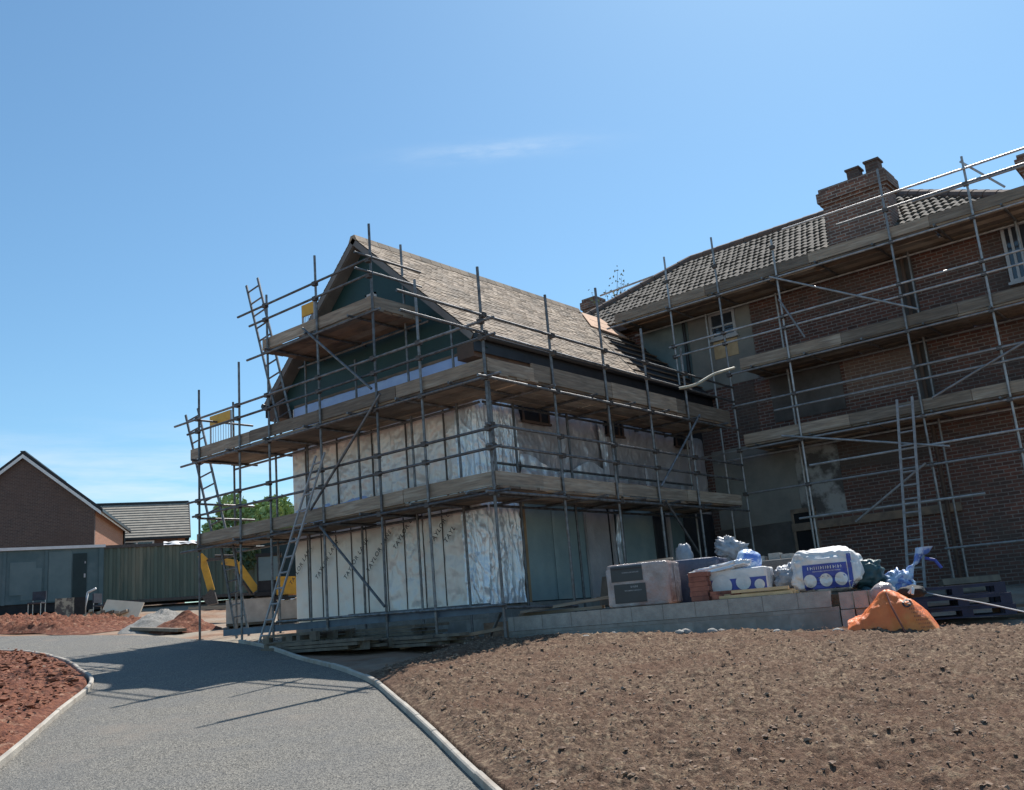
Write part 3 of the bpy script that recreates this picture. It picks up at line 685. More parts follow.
hsf = thing('tube_scaffold', 'taller tube scaffold with three board lifts across the brick house front', 'scaffold', (0,8.5,1.2))
def hstd(x, z1, y=8.5): standard(hsf, x, y, 1.55 if -1.6 < x < 1.4 else gz(x,y)+.0, z1)
for x, t in ((.04,10.05),(-1.28,9.95),(1.5,9.5),(4.05,10.25),(5.64,9.9),(7.2,9.9)): hstd(x, t)
for x, t in ((-.9,8.6),(1.0,8.6),(4.02,8.7),(6.15,8.7)): hstd(x, t, 9.55)
H1, H2, H3 = 4.99, 6.75, 8.68
decking(hsf, (.15,8.56), (7.4,8.56), (0,1), H1); decking(hsf, (.3,8.56), (7.4,8.56), (0,1), H2); decking(hsf, (-2.9,8.56), (7.4,8.56), (0,1), H3)
MB().bar((.15,8.58,H1+.13),(.15,9.6,H1+.13),.036,.22).build('toe_board', 'board', hsf)
for L, a in ((H1,-1.2),(H2,.1),(H3,-3.1)):
    rail(hsf, (a,8.45,L-.1), (7.5,8.45,L-.1), 'ledger'); rail(hsf, (a+.1,9.6,L-.1), (7.4,9.6,L-.1), 'ledger')
for z, a, c in ((9.62,1.8,7.5),(9.32,3.0,7.5),(9.28,4.6,7.5),(7.66,-1.4,7.5),(7.40,-1.3,7.4),(5.9,-.0,7.5),(5.62,1.0,7.4),(3.91,.1,5.9),(4.3,1.6,7.4),(3.22,1.2,4.9),(2.28,4.0,7.0)):
    rail(hsf, (a,8.45,z), (c,8.45,z))
rail(hsf, (-3.2,8.45,9.5), (-1.6,8.45,9.55)); rail(hsf, (5.6,8.6,9.95-.1), (6.3,8.5,9.0), 'brace')
for p, q in (((1.36,8.4,8.62),(4.34,8.4,7.03)), ((1.5,8.4,8.05),(1.95,8.4,7.05)), ((1.1,8.4,5.03),(4.45,8.4,4.2)), ((4.3,8.4,5.2),(6.9,8.4,6.2)), ((2.4,8.4,3.0),(3.95,8.4,3.95))): rail(hsf, p, q, 'brace')
for x in (.04,-1.28,1.5,4.05,5.64):
    for z in (H1-.1, H2-.1, H3-.1, 7.66, 7.4, 5.9, 3.91, 9.3):
        if x > 0 or z > 7: coupler(hsf, (x, 8.47, z))

def ladder(name_label, foot, top, wdir, w, mat, n, r=.02, kind='ladder'):
    foot, top, wd = Vector(foot), Vector(top), Vector(wdir).normalized()*w/2
    t = thing('ladder', name_label, 'ladder', foot)
    for s in (-1, 1): MB().bar(foot+wd*s, top+wd*s, r*1.3, r*2.4, up=wd).build('stile', mat, t)
    for k in range(n):
        p = foot.lerp(top, (k+.7)/(n+.3)); MB().tube(p-wd, p+wd, r*.9, n=6).build('rung', mat, t)
    return t
ladder('long grey ladder leaning against the scaffold from the ground beside the kerb', (-5.28,-.55,gz(-5.28,-.55)-.02), (-3.97,-.14,4.82), (1,-.2,0), .34, 'laddergrey', 12)
ladder('ladder at the far left end of the scaffold, between its two long board lifts', (-8.1,.5,3.68), (-9.22,.5,6.75), (1,.3,.3), .36, 'steel', 11)
ladder('short ladder from the ground to the lowest boards beside the pale block packs', (-7.38,.5,gz(-7.38,.5)), (-7.95,.5,3.75), (1,.2,.1), .33, 'steel', 8)
ladder('ladder rising past the small top platform by the gable verge', (-5.72,.5,5.5), (-6.86,.5,9.15), (1,.2,.3), .34, 'steel', 12)
ladder('grey metal ladder standing against the brick house scaffold', (3.52,7.9,gz(3.5,7.9)), (3.78,8.38,5.3), (1,0,0), .30, 'laddergrey', 14)
def gate(x0, x1, z0, z1, zb, y, label):
    t = thing('ladder_gate', label, 'safety gate', (x0,y,z0))
    MB().mm((x0,y-.02,zb),(x1,y+.02,z1)).build('panel', 'gateyellow', t)
    m = MB().tube((x0,y,z0),(x0,y,z1),.02).tube((x1,y,z0),(x1,y,z1),.02); 
    for q in range(1, 8): m.tube((x0+(x1-x0)*q/8,y,z0+.15),(x0+(x1-x0)*q/8,y,zb),.006, n=5)
    m.tube((x0,y,z0+.15),(x1,y,z0+.15),.012); m.build('gate_frame', 'upvc', t)
gate(-8.47,-7.7,5.5,6.48,6.27,.5, 'yellow topped ladder gate on the long second lift, near its left end')
gate(-5.17,-4.8,7.28,8.12,7.88,.5, 'yellow topped ladder gate on the small top platform')
t = thing('board_bundle', 'bundle of boards with a white end piece lying on the top platform', 'boards', (-3.1,.6,7.28))
for k in range(4): MB().bar((-4.0,.45+.03*k,7.36+.05*k),(-3.05,.5+.03*k,7.42+.05*k),.2,.04).build('board', 'board', t)
MB().mm((-3.12,.35,7.3),(-3.08,.39,7.72)).mm((-3.12,.35,7.68),(-2.85,.39,7.72)).mm((-2.88,.35,7.5),(-2.85,.39,7.72)).build('end_bracket', 'upvc', t)
for i, x in enumerate((-3.25,-2.85)):
    o = MB().blob((x,.35,5.6),(.16,.13,.17),.25,2.5,i,flat=.6).build('rubble_sack', 'black', smooth=True)
    tag(o, ('small black sack behind the second lift toe board, left of its twin', 'small black sack behind the second lift toe board, right of its twin')[i], 'sack', 'black sacks on the scaffold')
hp = MB().sweep(catmull([(.31,5.58,5.88),(.6,5.74,5.92),(.8,6.1,6.12),(.95,6.3,6.2),(1.0,6.75,6.33)],6), .03).build('plastic_pipe', 'creampipe', smooth=True)
tag(hp, 'curved cream plastic pipe slung between the two scaffolds', 'pipe')

# ------------------------------------------------------------------ block wall and building materials on the slab
from mathutils.bvhtree import BVHTree
W0 = Vector((-.4,.55,0)); WE = Vector((.966,.2588,0)); WN = Vector((.2588,-.966,0)); WANG = math.atan2(WE.y, WE.x)
wall = thing('block_wall', 'low grey concrete block wall retaining the hardcore in front of the stacked materials', 'wall', (W0.x, W0.y, .7), WANG)
MB().mm((0,0,0),(4.95,.215,.735)).build('wall', 'block', wall, local=True)
MB().mm((0,-.004,.74),(4.85,.212,.955)).build('top_course', 'oneblock', wall, local=True)
rb = random.Random(9)
for k in range(3):
    for r in range(4):
        x = 4.97+.19*k; z = r*.232
        MB().mm((x,-.02+rb.uniform(-.03,.03),z),(x+.175,.38,z+.222)).build('concrete_block', 'oneblock', wall, local=True)
for k in range(10):
    MB().mm((.1+.48*k,-.0065,.745),(.105+.48*k,-.003,.953)).build('mortar_joint', 'seam', wall, local=True) if k < 10 else None
def drape(me, tree, axis=Vector((0,1,0)), off=.006):
    # lay a flat lettering mesh onto the front of a lumpy thing
    for v in me.vertices:
        h = tree.ray_cast(Vector((v.co.x, -3, v.co.z)), axis)
        v.co.y = (h[0].y if h[0] is not None else 0)-off
    me.update()
def sq_blob(size, e=.35, amp=.06, fr=2., seed=0, nu=40, nv=26, sag=0.):
    # slumped sack: a rounded box with folds, standing on z = 0
    def fn(u, v):
        th, ph = u*2*math.pi, (v-.5)*math.pi
        f = lambda c, p: math.copysign(abs(c)**p, c)
        x = f(math.cos(ph), e)*f(math.cos(th), e); y = f(math.cos(ph), e)*f(math.sin(th), e); z = f(math.sin(ph), e*1.2)
        d = Vector((x, y, z)); n = MN.fractal(d*fr+Vector((seed*5.1, seed, 0)), 1., 2., 5)
        fold = .4*abs(MN.noise(Vector((x*4+seed, y*4, z*1.2))))-.55*crease((x*.7+y*.5, z*.55+x*.2, seed*3.), 4)
        k = 1+amp*(n+fold)
        z2 = (z*k+1)/2
        w = 1+sag*(1-z2)
        return (x*k*w*size[0]/2, y*k*w*size[1]/2, max(0, z2)*size[2])
    m = MB(); m.grid(nu, nv, fn); return m
def tree_of(m): return BVHTree.FromPolygons([Vector(p) for p in m.v], m.f)
def patch_mesh(name, x0, x1, z0, z1, mat, parent, tree, n=14, off=.008):
    m = MB(); m.grid(n, n, lambda u, v: (x0+(x1-x0)*u, 0, z0+(z1-z0)*v)); o = m.build(name, mat, parent, local=True); drape(o.data, tree, off=off); return o
def disc_mesh(name, cx, cz, r, mat, parent, tree, off=.012):
    m = MB(); n = 20; vs = [(cx,0,cz)]+[(cx+r*q*math.cos(2*math.pi*i/n),0,cz+r*q*math.sin(2*math.pi*i/n)) for q in (.5,1) for i in range(n)]
    fs = [(0,1+i,1+(i+1)%n) for i in range(n)]+[(1+i,1+n+i,1+n+(i+1)%n,1+(i+1)%n) for i in range(n)]
    m.add(vs, fs); o = m.build(name, mat, parent, local=True); drape(o.data, tree, off=off); return o
def strokes(name, x0, x1, z, h, mat, parent, tree, seed, off=.012):
    # weathered printing that cannot be read any more
    r = random.Random(seed); m = MB(); x = x0
    while x < x1:
        w = r.uniform(.25, .7)*h; m.add([(x,0,z),(x+w*.45,0,z),(x+w*.45,0,z+h),(x,0,z+h)], [(0,1,2,3)])
        if r.random() < .6: m.add([(x+w*.45,0,z+h*.4),(x+w,0,z+h*.4),(x+w,0,z+h*.62),(x+w*.45,0,z+h*.62)], [(0,1,2,3)])
        x += w+.3*h
    o = m.build(name, mat, parent, local=True); drape(o.data, tree, off=off); return o
def wrapped_pack(name, label, cat, loc, rz, size, wrap, seed, group=None, amp=.03):
    t = thing(name, label, cat, loc, rz, group)
    m = sq_blob(size, .085, amp, 3., seed, 90, 50); m.build('wrapping', wrap, t, smooth=True, local=True)
    return t, tree_of(m)
p1, tr = wrapped_pack('block_pack', 'shrink wrapped pack with two black labels on the block wall, left of the brick stack', 'pack', (1.46,1.66,1.66), WANG, (.98,.72,.64), 'clearwrap', 1)
patch_mesh('label', -.40, .1, .38, .61, 'slate', p1, tr); patch_mesh('label', -.37, .13, .06, .34, 'slate', p1, tr)
strokes('lettering', -.10, .02, .28, .03, 'upvc', p1, tr, 2); strokes('lettering', -.2, .06, .23, .02, 'upvc', p1, tr, 3); strokes('lettering', -.22, .05, .5, .02, 'upvc', p1, tr, 4)
MB().mm((-.45,-.33,-.06),(.45,.33,.0)).build('pallet_base', 'boarddark', p1, local=True)
MB().bar((-.1,.1,.66),(.45,.15,.68),.06,.03).build('loose_lath', 'board', p1, local=True)
p2, tr2 = wrapped_pack('block_pack', 'dark navy wrapped pack standing in shade behind the loose brick stack', 'pack', (1.75,2.72,1.64), WANG, (1.0,.8,.68), 'navywrap', 5)
patch_mesh('label', .08, .36, .2, .52, 'slate', p2, tr2)
bs = thing('brick_stack', 'small stack of loose red bricks on the block wall beside white sheeting', 'bricks', (2.45,1.68,1.66), WANG)
for r in range(6):
    for k in range(2):
        o = MB().mm((-.17+.0*k+rb.uniform(-.015,.015),-.11+.11*k,r*.07),(.1+rb.uniform(-.02,.02),-.005+.11*k,r*.07+.066)).build('brick', 'brickbit', bs, local=True)
for k in range(7):
    o = MB().box((0,0,.035),(.2,.1,.065)).build('loose_brick', 'brickbit', local=True); place(o, (2.62+.05*k, 1.66+.02*k+rb.uniform(-.06,.06), 1.66+.05*(k % 2)), rb.uniform(0,3))
    tag(o, 'broken red brick tumbled at the foot of the brick stack', 'brick', 'tumbled bricks')
p3, tr3 = wrapped_pack('printed_pack', 'white and blue printed pack with big pale ovals, right of the brick stack', 'pack', (2.82,2.22,1.64), WANG, (.86,.6,.44), 'whitebag', 6)
patch_mesh('print', -.40, .41, .01, .30, 'bagblue', p3, tr3)
for x, z, r in ((-.24,.21,.15),(.08,.24,.11),(.31,.19,.075)): disc_mesh('print', x, z, r, 'whitebag', p3, tr3, off=.02)
o = sq_blob((.9,.3,.12), .5, .3, 3., 12).build('sheet_flap', 'foil', smooth=True, local=True); place(o, (2.62,1.98,2.05), WANG); o.rotation_euler.y = -.14; tag(o, 'loose white plastic sheet draped along the top of the printed pack', 'plastic sheet')
o = MB().blob((0,0,0),(.2,.17,.19),.14,2,3).build('plastic_bundle', 'bluepoly', smooth=True, local=True); place(o, (2.86,2.42,2.18)); tag(o, 'round pale blue bundle of plastic on the printed pack', 'plastic bundle')
p4, tr4 = wrapped_pack('grey_block_pack', 'grey block pack with a small pale label against the house wall shade', 'pack', (2.62,3.85,1.62), WANG, (.82,.7,.6), 'plinth', 8, amp=.015)
patch_mesh('label', .25, .38, .22, .46, 'bluefoil', p4, tr4)
for k, x in enumerate((-.2,.05,.25)): MB().mm((x-.1,-.2,.6),(x+.08,.1,.68+.03*(k % 2))).build('loose_block', 'oneblock', p4, local=True)
tb = thing('timber_lengths', 'new yellow sawn timbers lying along the block wall top', 'timber', (3.2,1.74,1.66), WANG)
for k in range(3): MB().mm((-.55+.06*k,-.05+.09*k,.0),(.55+.03*k,.03+.09*k,.045+.02*(k % 2))).build('timber', 'yellowwood', tb, local=True)
MB().mm((-.3,-.02,.068),(.5,.1,.11)).build('timber', 'yellowwood', tb, local=True)
dk = sq_blob((1.7,.9,.75), .7, .2, 2., 15).build('sheeted_pile', 'navywrap', smooth=True, local=True); place(dk, (1.45,4.2,1.62), .2); tag(dk, 'dark sheeted heap of materials in shade behind the navy pack', 'heap')
o = MB().blob((0,0,0),(.16,.14,.24),.2,2.5,5).build('plastic_bundle', 'greypoly', smooth=True, local=True); place(o, (1.16,3.5,2.42)); tag(o, 'upright crumpled grey plastic bundle left of the dark heap top', 'plastic bundle')
o = sq_blob((.55,.3,.4), .8, .4, 2.5, 22).build('sheet_flap', 'greypoly', smooth=True, local=True); place(o, (1.72,3.95,2.3), .3); o.rotation_euler.y = .5; tag(o, 'crumpled grey plastic sheet flapping on the dark heap', 'plastic sheet')
# white bulk bag with blue print
bb = thing('bulk_bag', 'large white bulk bag printed blue with three white discs, at the wall end', 'bulk bag', (3.95,2.72,1.64), WANG)
mb = sq_blob((1.06,.8,.70), .42, .13, 1.3, 31, 100, 60, sag=.2); mb.build('sack', 'whitebag', bb, smooth=True, local=True); tb_ = tree_of(mb)
patch_mesh('print', -.37, .36, .05, .45, 'bagblue', bb, tb_, 28, .012); patch_mesh('print', .375, .44, .05, .58, 'bagblue', bb, tb_, 14)
for x in (-.26,.0,.25): disc_mesh('print', x, .19, .105, 'whitebag', bb, tb_, off=.025)
strokes('lettering', -.28, .28, .365, .05, 'whitebag', bb, tb_, 6, off=.03); strokes('lettering', -.2, .26, .325, .018, 'whitebag', bb, tb_, 7, off=.03)
bb.scale = (.84,.84,.88)
MB().path([(-.42,-.2,.5),(-.5,-.3,.3),(-.42,-.34,.1)], .025).build('lifting_strap', 'whitebag', bb, local=True)
o = sq_blob((.4,.5,.42), .7, .3, 3., 33).build('rubble_sack', 'greypoly', smooth=True, local=True); place(o, (3.38,2.62,1.66), .2); tag(o, 'crumpled grey patterned sack pressed against the left of the white bulk bag', 'sack')
o = sq_blob((.46,.5,.4), .6, .25, 3., 35).build('rubble_sack', 'tealbag', smooth=True, local=True); place(o, (4.42,2.95,1.64), .2); tag(o, 'dark green printed sack tucked against the right of the white bulk bag', 'sack')
# blue crumpled sack with a twisted neck
bt = thing('blue_sack', 'pale blue printed sack with a twisted neck pointing up right', 'sack', (4.72,3.3,1.5), .2)
sq_blob((.46,.4,.36), .7, .3, 3., 41).build('sack', 'bluepoly', bt, smooth=True, local=True)
MB().grid(18, 16, lambda u, v: (.08+.36*v+(.13-.09*math.sin(v*3))*math.cos(u*6.283)*(1+.4*MN.noise(Vector((u*4,v*4,1)))), (.12-.07*math.sin(v*3))*math.sin(u*6.283), .22+.42*v+.02*math.sin(v*20))).build('sack_neck', 'bluepoly', bt, smooth=True, local=True)
MB().path([(.42,0,.5),(.55,0,.46),(.62,-.02,.34)], .022).build('strap', 'bagblue', bt, local=True)
# orange bulk bag
ob = thing('bulk_bag', 'slumped orange bulk bag on the soil at the right end of the block wall', 'bulk bag', (5.22,1.4,gz(5.2,1.4)-.03), .28)
OBP = [(-1,.02),(-.9996,.29),(-.7,.36),(-.5,.43),(-.22,.57),(0,.62),(.15,.59),(.5,.47),(.78,.32),(.97,.14),(1,.02)]
def obh(x):
    for (a, p), (b, q) in zip(OBP, OBP[1:]):
        if a <= x <= b: t = (x-a)/(b-a); return p+(q-p)*t
    return .02
def obf(u, v):
    x = -math.cos(u*math.pi); y = -math.cos(v*math.pi)
    lean = .12*(1-abs(y))
    n = MN.fractal(Vector((x*2.2, y*2.2, 4)), 1, 2, 4); cr_ = crease((x*.55+y*.2, y*.5+x*.3, 6.), 4)
    z = obh(max(-1, min(1, x+.08*n*(1-abs(x)))))*(1-abs(y)**3.2)**.5*(1+.10*n)-.03*cr_*(1-abs(y))
    return (x*.53, y*(.36+.05*n), max(-.02, z))
m = MB(); m.grid(90, 60, obf); m.build('sack', 'orangebag', ob, smooth=True, local=True); t_ = tree_of(m)
MB().path([(.16,-.42,.02),(.1,-.40,.2),(.02,-.33,.42),(-.02,-.2,.58)], .012).build('seam', 'brickbit', ob, local=True)
ring = MB()
for i in range(14):
    a0, a1 = 2*math.pi*i/16+.5, 2*math.pi*(i+1)/16+.5
    ring.add([(.2+.055*math.cos(a0),0,.44+.05*math.sin(a0)),(.2+.033*math.cos(a0),0,.44+.03*math.sin(a0)),(.2+.033*math.cos(a1),0,.44+.03*math.sin(a1)),(.2+.055*math.cos(a1),0,.44+.05*math.sin(a1))], [(0,1,2,3)])
ring.add([(.2,0,.43),(.25,0,.43),(.25,0,.45),(.2,0,.45)], [(0,1,2,3)])
o = ring.build('lettering', 'ink', ob, local=True); drape(o.data, t_, off=.012)
for k in range(6): strokes('lettering', .22+.02*k, .36+.015*k, .36-.045*k, .022, 'brickbit', ob, t_, 20+k)
strokes('lettering', -.12, .06, .06, .05, 'ink', ob, t_, 31)
MB().path([(.24,-.1,.56),(.3,-.16,.62),(.28,-.2,.54)], .018).build('lifting_strap', 'whitebag', ob, local=True)
o = MB().blob((0,0,0),(.16,.14,.15),.15,2,9).build('rubble_sack', 'clearwrap', smooth=True, local=True); place(o, (4.98,1.9,1.55)); tag(o, 'pale pink round sack peeping out behind the orange bag', 'sack')
o = MB().blob((0,0,0),(.19,.14,.08),.25,2,10).build('rubble_sack', 'black', smooth=True, local=True); place(o, (5.36,1.8,1.55)); tag(o, 'black bundle lying on top behind the orange bag', 'sack')
o = sq_blob((.6,.5,.5), .5, .15, 2, 44).build('sheeted_pile', 'tealbag', smooth=True, local=True); place(o, (4.62,2.68,1.15), .2); tag(o, 'dark teal sheet bundle between wall end and blue sack', 'heap')

# pallets
def pallet(mat, label, group):
    t = thing('pallet', label, 'pallet', (0,0,0), 0, group)
    for k in range(7): MB().mm((-.6,-.5+k*.15,.122),(.6,-.39+k*.15,.144)).build('deck_board', mat, t, local=True)
    for y in (-.45,0,.45):
        MB().mm((-.6,y-.05,0),(.6,y+.05,.02)).build('bottom_board', mat, t, local=True)
        MB().mm((-.6,y-.05,.1),(.6,y+.05,.12)).build('stringer', mat, t, local=True)
        for x in (-.53,0,.53): MB().mm((x-.07,y-.049,.021),(x+.07,y+.049,.099)).build('spacer_block', mat, t, local=True)
    return t
def stack(proto, first, x, y, z, rz, n, names):
    for k in range(n):
        o = proto if (first and k == 0) else copy_tree(proto)
        place(o, (x+rb.uniform(-.04,.04), y+rb.uniform(-.04,.04), z+.147*k), rz+rb.uniform(-.05,.05)); o['label'] = names[k]
pa = pallet('pallet', 'weathered timber pallet', 'timber pallets by the gable foundation')
g = gz(-3.6,-.6)
stack(pa, True, -4.05, -.42, g-.02, .12, 2, ['weathered pallet under the other one at the left below the gable', 'weathered pallet lying on another at the left below the gable'])
stack(pa, False, -2.55, -.35, gz(-2.55,-.35)-.02, -.2, 1, ['single weathered pallet lying flat on the ground at the right below the gable'])
for q, (x, y, l, n, rz, lab) in enumerate(((-3.2,-.75,2.4,3,.06,'low pile of old boards lying in front of the left pallets below the gable'), (-1.9,-.15,2.2,3,-.1,'low pile of old boards by the near scaffold corner below the gable'), (-3.3,.45,3.0,4,.02,'low pile of boards right against the foundation below the gable'))):
    t = thing('timber_pile', lab, 'timber', (x,y,gz(x,y)-.02), rz, 'board piles below the gable')
    for r in range(n):
        for k in range(3-(r == n-1)):
            a = rb.uniform(-.2,.2); MB().box((a, -.22+.23*k+rb.uniform(-.02,.02), .03+.055*r), (l*rb.uniform(.75,1), .2, .045), Matrix.Rotation(rb.uniform(-.05,.05),3,'Z')).build('board', 'pallet', t, local=True)
pb = pallet('bluepallet', 'blue painted pallet', 'pallets right of the orange bag')
stack(pb, True, 5.45, 3.5, gz(5.4,3.5)+.02, .35, 3, ['dark blue pallet lowest in the pile right of the orange bag', 'dark blue pallet second in the pile right of the orange bag', 'dark blue pallet topmost in the pile right of the orange bag'])
o = copy_tree(pa); place(o, (6.35,4.3,gz(6.3,4.3)), .1); o['label'] = 'grey pallet lying flat on the ground right of the blue pallets'; o['group'] = 'pallets right of the orange bag'
o = copy_tree(pa); place(o, (4.5,7.9,1.18), .9); o.rotation_euler.x = 1.35; o['label'] = 'pallet leaning upright at the foot of the scaffold ladder'; o['group'] = 'pallets right of the orange bag'
o = MB().bar((-1.9,-.3,1.33),(-.2,.2,1.5),.2,.05).build('plank', 'boarddark'); tag(o, 'dark plank lying on the ground under the near scaffold corner', 'plank')
o = MB().bar((-.45,.95,1.72),(1.0,1.75,1.86),.22,.045).bar((-.6,1.1,1.68),(.7,1.6,1.70),.2,.045).build('plank', 'board'); tag(o, 'loose scaffold planks resting on the wall by the near corner', 'plank')
o = MB().box((.45,2.35,1.95),(.55,.06,.5),Matrix.Rotation(-.3,3,'X')).build('leaning_sheet', 'dullbrick'); o.data.materials[0] = MT['boarddark']; tag(o, 'brown board leaning behind the left end of the wrapped pack', 'board')
o = MB().sweep(catmull([(4.9,3.1,1.62),(5.4,2.8,1.47),(6.0,2.3,1.36),(6.7,1.75,1.2),(7.4,1.2,1.05)],5), .009, 6).build('white_rope', 'upvc', smooth=True); tag(o, 'thin white rope slanting over the pallets to the right', 'rope')
o = MB().blob((7.7,-3.3,gz(7.7,-3.3)+.07),(.2,.13,.04),.3,2,3).build('pale_stone', 'oneblock', smooth=True); tag(o, 'flat pale slab of stone half buried in the soil, lower right', 'stone')
rs = random.Random(21)
for k in range(9):
    s = rs.uniform(.9,5.0); p = W0+WE*s+WN*rs.uniform(.42,1.0); r = rs.uniform(.025,.065)
    o = MB().blob((0,0,0),(r*1.3,r,r*.8),.25,2,k,10,7).build('rubble_stone', 'oneblock', smooth=True, local=True); place(o, (p.x, p.y, gz(p.x,p.y)+.115)); tag(o, 'small grey stone on the soil crest below the block wall', 'stone', 'stones along the soil crest')

# ------------------------------------------------------------------ middle distance on the left
def blockpack(x, y, rz, d, label, z=None):
    t = thing('block_pack', label, 'block pack', (x,y,gz(x,y)-.03 if z is None else z), rz, 'packs of concrete blocks')
    MB().mm((-d[0]/2,-d[1]/2,.06),(d[0]/2,d[1]/2,d[2])).build('blocks', 'paleblock', t, local=True)
    m = MB(); m.grid(20, 10, lambda u, v: ((u-.5)*(d[0]+.04), (v-.5)*(d[1]+.04), d[2]+.012+.02*MN.noise(Vector((u*6, v*6, x))))); m.build('cover_sheet', 'greypoly', t, smooth=True, local=True)
    MB().mm((-d[0]/2,-d[1]/2,0),(d[0]/2,d[1]/2,.058)).build('pallet_base', 'pallet', t, local=True)
blockpack(-10.35,2.75,.9,(1.05,.8,.6), 'pale grey block pack, leftmost of the row behind the scaffold ladders')
blockpack(-9.85,3.55,.9,(.6,.7,.5), 'pale grey block pack, second from left in the row behind the scaffold ladders')
blockpack(-9.2,4.5,.9,(.7,.7,.55), 'pale grey block pack, third in the row behind the scaffold ladders')
blockpack(-8.55,5.5,.9,(.75,.7,.5), 'pale grey block pack nearest the white wall in the row behind the scaffold')
o = sq_blob((.6,.5,.62), .5, .12, 2, 51).build('rubble_sack', 'whitebag', smooth=True, local=True); place(o, (-11.9,6.0,gz(-11.9,6.)-.05)); tag(o, 'white sack standing behind the block packs', 'sack')
o = MB().blob((0,0,0),(.35,.3,.2),.25,2,6).build('orange_netting', 'orangebag', smooth=True, local=True); place(o, (-11.9,6.0,gz(-11.9,6)+.68)); tag(o, 'bundle of orange netting on the white sack behind the block packs', 'netting')

ex = thing('mini_excavator', 'yellow mini excavator with dark cab parked behind the block packs', 'excavator', (-19.2,9.9,2.62), rad(53))
X = lambda n, mt, mb_, par=ex, sm=False: mb_.build(n, mt, par, smooth=sm, local=True)
for y in (-.55,.55):
    m = MB(); pts = [(-.85,y-.14,.2),(-.7,y-.14,.0),(.7,y-.14,.0),(.85,y-.14,.2),(.7,y-.14,.42),(-.7,y-.14,.42)]; m.prism(pts, (0,.28,0)); tk = X('track', 'black', m)
    for q in (-.6,-.2,.2,.6): MB().tube((q,y-.16,.2),(q,y+.16,.2),.11).build('track_roller', 'coupler', tk, local=True)
X('undercarriage', 'coupler', MB().mm((-.5,-.4,.2),(.5,.4,.5)))
X('blade', 'yellow', MB().mm((-1.25,-.7,.05),(-1.18,.7,.36)).bar((-1.2,-.3,.2),(-.5,-.3,.3),.08,.08).bar((-1.2,.3,.2),(-.5,.3,.3),.08,.08))
m = MB(); m.prism([(.1,-.55,.52),(.95,-.5,.52),(1.08,-.45,.75),(1.02,-.45,1.12),(.1,-.55,1.16)], (0,1.05,0)); X('counterweight', 'yellow', m)
X('deck', 'black', MB().mm((-.65,-.55,.52),(.1,.5,.66)))
cab = X('cab', 'black', MB().mm((-.55,-.5,.66),(-.5,-.45,1.9)).mm((.2,-.5,.66),(.25,-.45,1.9)).mm((-.55,.45,.66),(-.5,.5,1.9)).mm((.2,.45,.66),(.25,.5,1.9)).mm((-.6,-.53,1.9),(.3,.53,2.0)).mm((-.5,-.47,.66),(.2,.47,1.05)))
MB().mm((-.5,-.485,1.05),(.2,-.475,1.88)).mm((-.54,-.44,1.05),(-.53,.44,1.88)).mm((-.5,.475,1.05),(.2,.485,1.88)).build('cab_glass', 'teal', cab, local=True)
X('boom', 'yellow', MB().bar((-.6,0,.75),(-1.25,0,1.75),.2,.26).bar((-1.25,0,1.75),(-1.75,0,1.86),.18,.22))
X('hydraulic_ram', 'coupler', MB().tube((-.75,.0,.62),(-1.35,0,1.5),.05).tube((-1.3,0,2.02),(-2.0,0,2.06),.045))
X('dipper_arm', 'yellow', MB().bar((-2.5,0,2.12),(-2.3,0,1.9),.2,.2).bar((-2.42,0,1.98),(-2.12,0,.85),.15,.24)); X('hydraulic_ram', 'coupler', MB().bar((-1.72,0,1.95),(-2.35,0,1.93),.1,.1))
m = MB(); m.prism([(-2.15,-.25,.9),(-2.4,-.25,.6),(-2.25,-.25,.35),(-1.9,-.25,.4),(-2.0,-.25,.8)], (0,.5,0)); X('bucket', 'coupler', m)

cabin = thing('site_cabin', 'long blue site cabin with a dark door and pale shuttered windows', 'cabin', (-27.45,7.85,3.55), math.atan2(3.2,1.46))
X = lambda n, mt, mb_, par=cabin, sm=False: mb_.build(n, mt, par, smooth=sm, local=True)
X('wall', 'container', MB().mm((-6.5,0,.16),(0,2.4,2.2)))
for x in (-6.46,-3.5,-2.06,-.06): X('corner_post', 'container', MB().mm((x-.05,-.03,.14),(x+.06,.0,2.24)))
X('roof', 'whitepaint', MB().mm((-6.55,-.1,2.2),(.05,2.5,2.31))); X('underframe', 'black', MB().mm((-6.5,.05,-.2),(0,2.3,.16)))
dr = X('door', 'darkgreen', MB().mm((-1.12,-.035,.2),(-.62,-.003,2.0))); MB().mm((-.72,-.07,1.05),(-.66,-.036,1.2)).build('handle', 'upvc', dr, local=True)
MB().mm((-.7,-.045,1.6),(-.66,-.036,1.68)).build('hinge', 'upvc', dr, local=True)
for a, c in ((-3.3,-2.4),(-1.95,-1.25),(-5.6,-4.3)): X('shutter', 'panel', MB().mm((a,-.02,.5),(c,-.003,1.75)))
X('wall_panel', 'panel', MB().mm((-1.98,-.012,.2),(-1.16,-.002,2.1)).mm((-2.9,-.014,.3),(-2.2,-.002,1.5)))
cont = thing('shipping_container', 'green corrugated container with white sheeting along its roof edge', 'container', (-27.47,7.78,3.5), math.atan2(3.2,1.75))
X = lambda n, mt, mb_, par=cont, sm=False: mb_.build(n, mt, par, smooth=sm, local=True)
m = MB(); vs = []; k = 0
xs = []
while k*.28 < 6.0: xs += [(k*.28,0),(k*.28+.1,0),(k*.28+.14,.05),(k*.28+.24,.05)]; k += 1
m.add([(x, y, z) for z in (.1,2.2) for x, y in xs], [(i,i+1,len(xs)+i+1,len(xs)+i) for i in range(len(xs)-1)]); X('corrugated_wall', 'greencontainer', m)
